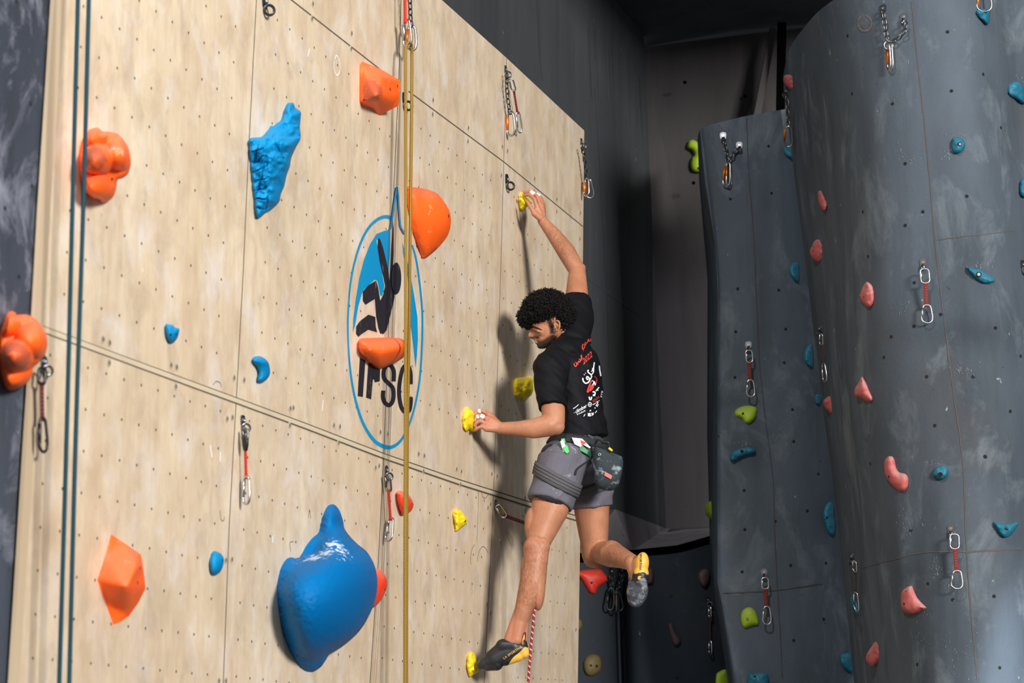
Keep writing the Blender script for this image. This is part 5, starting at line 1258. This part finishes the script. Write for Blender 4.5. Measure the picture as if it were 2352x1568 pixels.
def stroke(L, w, cl=False):
    """pixel polyline to a pixel outline of even width"""
    n = len(L); out1 = []; out2 = []
    for i in range(n):
        a = L[max(i-1, 0)]; b = L[min(i+1, n-1)]; dx, dy = b[0]-a[0], b[1]-a[1]; l = math.hypot(dx, dy) or 1
        out1.append((L[i][0]-dy/l*w/2, L[i][1]+dx/l*w/2)); out2.append((L[i][0]+dy/l*w/2, L[i][1]-dx/l*w/2))
    return out1+out2[::-1]
# strap down to the leg loop, belay loop
bm = bmesh.new()
cr2 = (3.484, 1050, 750)
for L, w in (([(1070, 1060), (1010, 1100), (960, 1140), (945, 1185)], 7), ([(1050, 930), (1075, 960), (1078, 1040)], 5), ([(680, 1000), (720, 960), (760, 940)], 6)):
    P = [on_surf(shorts_bv, *p, .012) for p in cat_rom(conv(L, cr2), 5, False)]
    P = [p for p in P if p is not None]
    if len(P) > 3: tube(bm, P, .0045, 6)
mesh_obj('riser_strap', bm, simple('black_webbing', (.012, .012, .014), .8), har)
# gear tags
def tagmesh(name, P, off, mat, th=.004):
    P = conv(P, cr2); c = on_surf(shorts_bv, sum(p[0] for p in P)/len(P), sum(p[1] for p in P)/len(P), off)
    n_ = (CAM-c).normalized(); n_ = (n_+Vector((.2, 0, .1))).normalized(); bm = bmesh.new()
    t = [on_plane(x, y, c, n_) for x, y in P]; a = [bm.verts.new(q) for q in t]; b = [bm.verts.new(q-n_*th) for q in t]
    bm.faces.new(a)
    for i in range(len(a)): bm.faces.new((a[i], a[(i+1) % len(a)], b[(i+1) % len(a)], b[i]))
    o = mesh_obj(name, bm, mat, har, False); return o
tagmesh('gear_tag', [(826, 915), (845, 905), (895, 1000), (880, 1016), (850, 1010)], .012, simple('white_plastic', (.75, .78, .76), .5))
tagmesh('gear_tag', [(832, 896), (860, 893), (868, 925), (838, 930)], .016, simple('bright_green', (.03, .55, .06), .5)); tagmesh('gear_tag', [(848, 965), (880, 945), (897, 1000), (878, 1014), (862, 1000)], .017, simple('bright_green', (.03, .55, .06), .5))
tagmesh('gear_tag', [(918, 886), (1000, 895), (1035, 930), (985, 962), (940, 940)], .018, simple('white_red_patch', (.78, .70, .66), .6))
tagmesh('gear_tag', [(918, 886), (958, 892), (930, 925)], .020, simple('tag_red', (.70, .05, .03), .6)); tagmesh('gear_tag', [(985, 905), (1035, 925), (1000, 955), (990, 930)], .020, simple('tag_red', (.70, .05, .03), .6))
tagmesh('gear_tag', [(978, 955), (1005, 952), (1070, 1010), (1072, 1048), (1040, 1020), (985, 990)], .022, simple('leaf_green', (.01, .22, .07), .5))
tagmesh('gear_tag', [(1000, 905), (1010, 908), (1070, 965), (1062, 972), (1010, 945)], .023, simple('white_thread', (.8, .8, .8), .6))
# ---- chalk bag, hangs from the belt
bc = A(1397, 1062, 10.80)
bm = bmesh.new(); bx = Vector((1, .1, 0)).normalized(); by = Vector((-.1, 1, 0)).normalized(); tilt = Vector((-.06, 0, 1)).normalized()
prev = None
prof = [(1396, 1038, .066, .045), (1397, 1050, .070, .052), (1395, 1075, .068, .055), (1393, 1098, .060, .050), (1392, 1114, .050, .040), (1391, 1122, .040, .028), (1391, 1126, .012, .008)]
def sup(t): return math.copysign(abs(math.cos(t))**.65, math.cos(t)), math.copysign(abs(math.sin(t))**.65, math.sin(t))
for i, (x, y, r, r2) in enumerate(prof):
    c = A(x, y, 10.72); sl = .36 if y < 1060 else (.30 if y < 1110 else .16)
    v = [bm.verts.new(c+bx*r*sup(t)[0]+by*r2*sup(t)[1]-UP*(r*sl*sup(t)[0])) for t in [2*math.pi*k/28 for k in range(28)]]
    if prev: [bm.faces.new((prev[k], v[k], v[(k+1) % 28], prev[(k+1) % 28])) for k in range(28)]
    prev = v
bm.faces.new(prev[::-1])
bm.normal_update()
bag = mesh_obj('chalk_bag', bm, M['bag']); props(bag, 'dark chalk-dusted bag hanging at the back of the climber\'s belt', 'chalk bag')
s = bag.modifiers.new('s', 'SOLIDIFY'); s.thickness = .004; ss = bag.modifiers.new('u', 'SUBSURF'); ss.levels = ss.render_levels = 2
bagbv = bvh_of(bag)
bm = bmesh.new(); surf_poly(bm, bagbv, conv([(1184, 1160), (1240, 1190), (1232, 1222), (1176, 1190)], cr2), .006, 0, 3); mesh_obj('label_patch', bm, simple('faded_red_patch', (.55, .17, .14), .7), bag)
bm = bmesh.new()
c = on_surf(bagbv, *conv([(1140, 1022)], cr2)[0], .008)
if c is not None: tube(bm, [c+Vector((math.cos(t), 0, math.sin(t)))*.0055 for t in [k*math.pi/5 for k in range(10)]], .002, 6, True); mesh_obj('eyelet', bm, M['steel'], bag)
bm = bmesh.new()
rim = [A(1366, 1019, 10.70), A(1373, 1010, 10.69), A(1385, 1016, 10.68), A(1398, 1018, 10.67), A(1400, 1026, 10.66)]
tube(bm, cat_rom([tuple(p) for p in rim], 5, False), .0055, 8)
for k in range(9): sphere(bm, rim[2].lerp(rim[3], k/8)+Vector((0, -.004, .004*(k % 2))), .0065, 8)
mesh_obj('drawcord', bm, M['black_rubber'], bag)
bm = bmesh.new(); cone(bm, A(1400, 1030, 10.66), .006, A(1405, 1034, 10.66), .005); mesh_obj('cord_toggle', bm, M['yellow'], bag)
# ---- finger tape
bm = bmesh.new()
def ringtape(p, q, t0, t1, r): cone(bm, p.lerp(q, t0), r, p.lerp(q, t1), r, False, seg=14)
q = [A(*p) for p in RH[1]]; ringtape(q[1], q[2], .35, .95, .0108); q = [A(*p) for p in RH[2]]; ringtape(q[1], q[2], -.05, .5, .0108)
q = [A(*p) for p in LH[1]]; ringtape(q[0], q[1], .45, 1.0, .0112); ringtape(q[1], q[2], .4, 1.0, .0105); q = [A(*p) for p in LH[0]]; ringtape(q[1], q[2], .3, .9, .0104)
mesh_obj('finger_tape', bm, M['tape'], body)
# back padding of the belt
def peel(name, o, P, off, mat, parent, deep=None):
    """a skin lifted off the part of a mesh that lies inside a pixel outline"""
    me = o.data; mw = Matrix.Identity(4); C_ = np.array([to_px(p.center) for p in me.polygons]); ins = inside(C_, P); vm = {}; bm = bmesh.new()
    for p, ok in zip(me.polygons, ins):
        if not ok: continue
        if deep is not None and p.normal.dot(CAM-Vector(p.center)) < deep*(CAM-Vector(p.center)).length: continue
        vs = []
        for k in p.vertices:
            if k not in vm: vv_ = me.vertices[k]; vm[k] = bm.verts.new(vv_.co+vv_.normal*off)
            vs.append(vm[k])
        bm.faces.new(vs)
    for it in range(10):
        bd = [q for q in bm.verts if q.is_boundary]; bmesh.ops.smooth_vert(bm, verts=bd, factor=.5, use_axis_x=True, use_axis_y=True, use_axis_z=True)
    r = mesh_obj(name, bm, mat, parent); return r
peel('belt_padding', shorts, [(1350, 984), (1382, 980), (1398, 1003), (1390, 1026), (1366, 1017), (1346, 1004)], .009, simple('slate_padding', (.05, .065, .072), .8), har, 0)
# ---- shoes
S_ = lambda x, y, u=10.57: A(x, y, u)
sb = bmesh.new()
cone(sb, S_(1196, 1490, 10.585), .034, S_(1165, 1500, 10.575), .040); cone(sb, S_(1165, 1500, 10.575), .040, S_(1135, 1516, 10.56), .038); cone(sb, S_(1135, 1516, 10.56), .036, S_(1112, 1524, 10.55), .026)
cone(sb, S_(1190, 1505, 10.58), .026, S_(1160, 1514, 10.57), .028); cone(sb, S_(1150, 1490, 10.565), .030, S_(1128, 1508, 10.56), .028); cone(sb, S_(1112, 1524, 10.55), .026, S_(1105, 1527, 10.55), .020)
cone(sb, S_(1200, 1478, 10.585), .022, S_(1204, 1500, 10.585), .022); cone(sb, S_(1140, 1524, 10.56), .030, S_(1120, 1529, 10.55), .022)
cone(sb, S_(1155, 1484, 10.565), .034, S_(1180, 1484, 10.575), .034)
shoe = fuse('climbing_shoe', sb, .0032, 6, M['shoe'], body); sbv = bvh_of(shoe)
q3p = lambda P: conv(P, q3)
peel('heel_rand', shoe, q3p([(540, 1275), (600, 1290), (600, 1350), (560, 1420), (500, 1420), (405, 1420), (430, 1378), (460, 1345), (500, 1315)]), .0016, M['shoe_y'], shoe)
peel('toe_rand', shoe, q3p([(120, 1340), (160, 1375), (215, 1385), (250, 1430), (330, 1440), (415, 1405), (420, 1520), (100, 1520)]), .0014, simple('black_rubber_rand', (.02, .021, .024), .3), shoe)
bm = bmesh.new()
hp_ = [S_(1196, 1486, 10.575), S_(1197, 1470, 10.57), S_(1202, 1456, 10.57), S_(1206, 1452, 10.575), S_(1207, 1462, 10.58), S_(1204, 1485, 10.585)]
tube(bm, cat_rom([tuple(p) for p in hp_], 5, False), .0062, 8, flat=(Vector((0, 1, 0)), .4)); mesh_obj('pull_loop', bm, M['shoe'], shoe)
bm = bmesh.new(); tube(bm, [S_(1200, 1483, 10.565), S_(1201, 1470, 10.56), S_(1204, 1459, 10.56)], .003, 6); mesh_obj('loop_trim', bm, M['shoe_y'], shoe)
# other shoe: sole turned to the camera
sb = bmesh.new(); X_ = Vector((1, 0, 0)); Y_ = Vector((0, 1, 0)); T_s = (A(1474, 1275, 10.70)-A(1458, 1385, 10.70)).normalized(); X_s = T_s.cross(Y_).normalized()
ell(sb, A(1474, 1296, 10.715), (X_s*.031, Y_*.040, T_s*.055)); ell(sb, A(1471, 1325, 10.71), (X_s*.036, Y_*.040, T_s*.06)); ell(sb, A(1464, 1357, 10.72), (X_s*.049, Y_*.040, T_s*.068))
ell(sb, A(1461, 1372, 10.72), (X_s*.040, Y_*.032, T_s*.044)); cone(sb, A(1472, 1290, 10.72), .028, A(1464, 1300, 10.78), .032); cone(sb, A(1458, 1350, 10.75), .030, A(1458, 1312, 10.79), .030)
shoe2 = fuse('climbing_shoe', sb, .0032, 6, M['sole'], body); sbv2 = bvh_of(shoe2)
peel('heel_rand', shoe2, q3p([(1405, 500), (1560, 500), (1560, 700), (1512, 706), (1500, 685), (1440, 695), (1418, 700), (1412, 600)]), .0016, M['shoe_y'], shoe2)
peel('sole_panel', shoe2, q3p([(1380, 690), (1440, 693), (1500, 684), (1512, 704), (1560, 704), (1560, 760), (1530, 765), (1510, 745), (1500, 725), (1470, 735), (1440, 760), (1400, 750)]), .0022, M['shoe'], shoe2)
bm = bmesh.new(); surf_poly(bm, sbv2, q3p([(1443, 735), (1447, 715), (1462, 709), (1478, 718), (1466, 722), (1468, 738), (1455, 742)]), .0065, 0, 3); mesh_obj('ring_mark', bm, M['shoe_y'], shoe2)
# lettering helper: text outlines to pixel polygons, laid on a surface
def text_geo(s, font_scale=1):
    c = bpy.data.curves.new('t', 'FONT'); c.body = s; c.resolution_u = 3; c.offset = .012
    o = bpy.data.objects.new('t', c); COL.objects.link(o); dg = bpy.context.evaluated_depsgraph_get(); dg.update()
    me = bpy.data.meshes.new_from_object(o.evaluated_get(dg)); V = [(v.co.x, v.co.y) for v in me.vertices]; P = [list(p.vertices) for p in me.polygons]
    bpy.data.objects.remove(o); bpy.data.curves.remove(c); bpy.data.meshes.remove(me); return V, P
def text_on(name, s, bv, o_px, x_px, y_px, mat, parent, off=.004, plane=None):
    """o_px lower left corner, x_px end of the baseline, y_px top left"""
    V, P = text_geo(s); mx = max(v[0] for v in V); mn = min(v[0] for v in V); my = max(v[1] for v in V); bm = bmesh.new(); vs = []
    for x, y in V:
        a = (x-mn)/(mx-mn); b = y/my
        px = o_px[0]+(x_px[0]-o_px[0])*a+(y_px[0]-o_px[0])*b; py = o_px[1]+(x_px[1]-o_px[1])*a+(y_px[1]-o_px[1])*b
        q = wp(px, py, off) if bv is None else on_surf(bv, px, py, off)
        vs.append(bm.verts.new(q) if q is not None else None)
    for p in P:
        if all(vs[i] is not None for i in p):
            try: bm.faces.new([vs[i] for i in p])
            except ValueError: pass
    return mesh_obj(name, bm, mat, parent, False)
ink = simple('gold_lettering', (.65, .38, .08), .5)
z3 = lambda x, y: conv([(x, y)], q3)[0]
text_on('lettering', 'LA SPORTIVA', sbv, z3(375, 1380), z3(522, 1284), z3(366, 1364), ink, shoe, .003)
text_on('lettering', 'SPORTIVA', sbv2, z3(1462, 528), z3(1458, 668), z3(1479, 528), M['shoe'], shoe2, .005)
# ---- shirt print
red_ink = simple('red_print', (.62, .045, .03), .7); white_ink = simple('white_print', (.75, .76, .78), .7)
z2 = lambda P: conv(P, q2)
def print_strokes(name, L, mat):
    bm = bmesh.new()
    for pts, w in L:
        P = stroke(cat_rom(z2(pts), 4, False), w); surf_poly(bm, shirt_bv, P, .004, 0, 0)
    return mesh_obj(name, bm, mat, shirt, False)
RA = [([(1003, 180), (1003, 150), (1010, 140)], 2.2), ([(1003, 183), (1015, 172), (1022, 160)], 2), ([(1022, 160), (1018, 135)], 1.6), ([(1030, 150), (1024, 122)], 1.6),
   ([(1035, 135), (1045, 120), (1050, 100), (1058, 118), (1068, 108), (1066, 95)], 2.2), ([(1071, 104), (1073, 103)], 2.4), ([(1008, 190), (1012, 187)], 2),
   ([(935, 295), (940, 312), (950, 318), (958, 300), (955, 285)], 2.4), ([(958, 300), (968, 290), (972, 275), (978, 285), (985, 275), (984, 258)], 2.2), ([(985, 275), (995, 262), (990, 228)], 2.2), ([(1000, 255), (996, 222)], 1.6), ([(944, 287), (948, 284)], 2.2), ([(966, 305), (970, 303)], 2.0), ([(974, 262), (980, 258)], 2.0)]
print_strokes('red_arabic_line', RA[:7], red_ink); print_strokes('red_arabic_line', RA[7:], red_ink)
text_on('red_year', '2022', shirt_bv, conv([(1010, 305)], q2)[0], conv([(1082, 238)], q2)[0], conv([(1003, 258)], q2)[0], red_ink, shirt, .004)
print_strokes('white_calligraphy', [([(1005, 410), (1010, 435), (1028, 452), (1050, 445), (1060, 425), (1052, 405), (1040, 400), (1036, 415), (1048, 425)], 3.2), ([(1060, 425), (1075, 405), (1072, 385), (1060, 375), (1045, 358), (1052, 345)], 3.0),
   ([(1072, 385), (1090, 365), (1092, 330), (1098, 285)], 2.6), ([(1075, 360), (1085, 345), (1083, 330)], 2.4), ([(1015, 385), (1019, 383)], 3), ([(1025, 374), (1029, 372)], 3),
   ([(1085, 470), (1098, 440), (1105, 470)], 2.8), ([(1098, 440), (1080, 430)], 2), ([(1056, 560), (1062, 582), (1072, 580), (1076, 560)], 3), ([(1085, 525), (1092, 520), (1104, 528), (1098, 555)], 3.2), ([(1092, 540), (1090, 556)], 3), ([(1110, 515), (1122, 500), (1136, 484)], 2.8), ([(1118, 498), (1128, 512)], 2.8),
   ([(1138, 312), (1141, 345), (1150, 395)], 3.0)], white_ink)
print_strokes('red_calligraphy', [([(1060, 515), (1078, 500), (1090, 480), (1072, 470), (1062, 500), (1044, 525), (1046, 505), (1060, 465), (1078, 430)], 3.2), ([(1098, 395), (1118, 420), (1110, 460)], 2.0), ([(1060, 465), (1072, 482)], 2.6)], red_ink)
g2 = lambda x, y: conv([(x, y)], q2)[0]
text_on('sponsor_line', 'TOYOTA', shirt_bv, g2(1088, 612), g2(1142, 568), g2(1080, 594), red_ink, shirt, .004)
text_on('sponsor_line', 'climber', shirt_bv, g2(950, 695), g2(1040, 642), g2(944, 668), white_ink, shirt, .004)
text_on('sponsor_line', 'PARIS', shirt_bv, g2(962, 708), g2(1028, 676), g2(958, 698), white_ink, shirt, .004)
text_on('sponsor_line', 'STB', shirt_bv, g2(1158, 568), g2(1168, 515), g2(1146, 562), white_ink, shirt, .004)
print_strokes('sponsor_marks', [([(1050, 612), (1062, 604), (1074, 612), (1075, 628), (1063, 639), (1050, 632), (1049, 615)], 1.2), ([(1052, 622), (1074, 620)], 1.0), ([(1062, 606), (1063, 637)], 1.0), ([(928, 656), (950, 642), (972, 622)], 1.6), ([(1050, 692), (1052, 716)], 3), ([(1062, 690), (1064, 718)], 3), ([(1075, 690), (1090, 706)], 2.4), ([(1092, 688), (1076, 712)], 2.2),
   ([(1060, 675), (1072, 668)], 2.2), ([(1085, 625), (1108, 612)], 1.6), ([(1100, 652), (1106, 648)], 2.6), ([(1110, 635), (1130, 600)], 2.0), ([(1118, 640), (1132, 622)], 1.8), ([(1105, 690), (1118, 672)], 1.6), ([(1012, 718), (1024, 700)], 1.6), ([(1110, 605), (1140, 590)], 1.4), ([(935, 690), (939, 688)], 1.6)], white_ink)
# ================================================================ EMBLEM PAINTED ON THE WALL
blue_p = simple('sky_blue_paint', (.0, .30, .58), .5); black_p = simple('worn_black_paint', (.02, .02, .028), .45)
def worn(name, col, under=(.55, .5, .45), thr=.66):
    m, t, b = nt(name, .5, spec=.3); uv = coords(t, 'Object', (1, 1, .35))
    c = mix(t, ramp(t, nz(t, uv, 30, 6, .7), [(thr, 0), (thr+.08, .8)]), col, under); t.links.new(c, b.inputs['Base Color']); return m
blue_p = worn('sky_blue_paint', (.0, .27, .55), (.3, .42, .55)); black_p = worn('worn_black_paint', (.018, .018, .026), (.12, .12, .16), .60)
def flat_poly(bm, P, o): 
    v, f, nb = tri_poly(P, 0)
    vs = [bm.verts.new(wp(x, y, o)) for x, y in v]
    for t in f: bm.faces.new([vs[i] for i in t])
emb = empty('painted_emblem', wp(885, 760), 'blue and black oval climbing emblem with IFSC letters painted on the plywood', 'painted sign')
z4 = lambda P: conv(P, c4)
bm = bmesh.new()
ringL = cat_rom(z4([(806, 238), (770, 232), (725, 250), (680, 295), (640, 370), (605, 480), (582, 600), (572, 720), (568, 830), (572, 950), (583, 1080), (605, 1210), (640, 1330), (680, 1410), (720, 1460), (762, 1485)]), 4, False)
ws = [4.5+(-2.6)*math.sin(math.pi*min(1, i/(len(ringL)-1))) for i in range(len(ringL))]
def vstroke(L, W):
    n = len(L); a1 = []; a2 = []
    for i in range(n):
        a = L[max(i-1, 0)]; b = L[min(i+1, n-1)]; dx, dy = b[0]-a[0], b[1]-a[1]; l = math.hypot(dx, dy) or 1
        a1.append((L[i][0]-dy/l*W[i]/2, L[i][1]+dx/l*W[i]/2)); a2.append((L[i][0]+dy/l*W[i]/2, L[i][1]-dx/l*W[i]/2))
    return a1+a2[::-1]
flat_poly(bm, vstroke(ringL, [w*2.0 for w in ws]), .0012)
ringR = cat_rom(z4([(762, 1485), (800, 1490), (840, 1470), (872, 1430), (905, 1360), (935, 1260), (960, 1120), (972, 950), (975, 780), (965, 640), (950, 520), (935, 440), (918, 385)]), 4, False)
flat_poly(bm, vstroke(ringR, [4.2+6.0*max(0, 1-i/14) for i in range(len(ringR))]), .0012)
flat_poly(bm, vstroke(cat_rom(z4([(800, 300), (812, 230), (822, 160), (836, 68)]), 4, False), [4.5]*6+[4.2]*7), .0080); 
flat_poly(bm, vstroke(cat_rom(z4([(836, 68), (845, 140), (855, 270), (868, 305), (880, 325)]), 4, False), [3.6]*17), .0080)
mesh_obj('outline_ring', bm, blue_p, emb, False)
bm = bmesh.new()
flat_poly(bm, z4([(798, 300), (770, 308), (725, 325), (690, 380), (655, 470), (630, 570), (612, 680), (598, 790), (596, 860), (606, 830), (625, 720), (645, 650), (655, 630), (715, 575), (730, 580), (745, 660), (755, 665), (768, 610), (755, 540), (735, 440), (725, 360), (740, 348), (760, 400), (790, 525), (797, 440)]), .0012)
flat_poly(bm, z4([(866, 373), (885, 440), (908, 540), (930, 660), (948, 780), (950, 900), (945, 990), (938, 1055), (928, 960), (912, 830), (905, 700), (895, 560), (880, 480), (870, 430)]), .0012)
mesh_obj('blue_field', bm, blue_p, emb, False)
bm = bmesh.new()
flat_poly(bm, z4([(733, 350), (742, 350), (752, 375), (770, 440), (790, 530), (795, 590), (800, 500), (806, 380), (815, 265), (818, 300), (818, 430), (812, 540), (806, 600), (818, 630), (824, 665), (812, 720), (795, 790), (780, 850), (762, 872), (745, 868), (735, 840), (722, 770), (716, 680), (665, 712), (650, 690), (650, 640), (680, 605), (722, 580), (732, 610), (745, 690), (760, 660), (772, 610), (762, 560), (742, 480), (730, 400)]), .0016)
flat_poly(bm, z4([(680, 766), (718, 778), (720, 830), (728, 862), (680, 848), (650, 868), (625, 887), (613, 870), (614, 830), (635, 800)]), .0016)
flat_poly(bm, [(910.5+11.2*math.cos(t), 639+36.5*math.sin(t)) for t in [2*math.pi*k/32 for k in range(32)]], .0070)
mesh_obj('climber_figure', bm, black_p, emb, False)
bm = bmesh.new()
flat_poly(bm, z4([(634, 1000), (664, 1015), (650, 1215), (622, 1210)]), .0016)
flat_poly(bm, z4([(680, 1030), (745, 1045), (742, 1130), (715, 1135), (712, 1120), (705, 1118), (695, 1228), (668, 1218)]), .0016)
flat_poly(bm, vstroke(cat_rom(z4([(818, 1130), (818, 1070), (795, 1040), (768, 1060), (765, 1110), (790, 1140), (815, 1170), (815, 1230), (795, 1260), (770, 1245), (760, 1215), (762, 1180)]), 4, False), [9.5]*45), .0016)
flat_poly(bm, vstroke(cat_rom(z4([(911, 1145), (910, 1080), (893, 1042), (868, 1060), (852, 1130), (848, 1200), (860, 1270), (885, 1300), (905, 1285), (912, 1240), (912, 1215)]), 4, False), [9.0]*41), .0016)
mesh_obj('lettering', bm, black_p, emb, False)
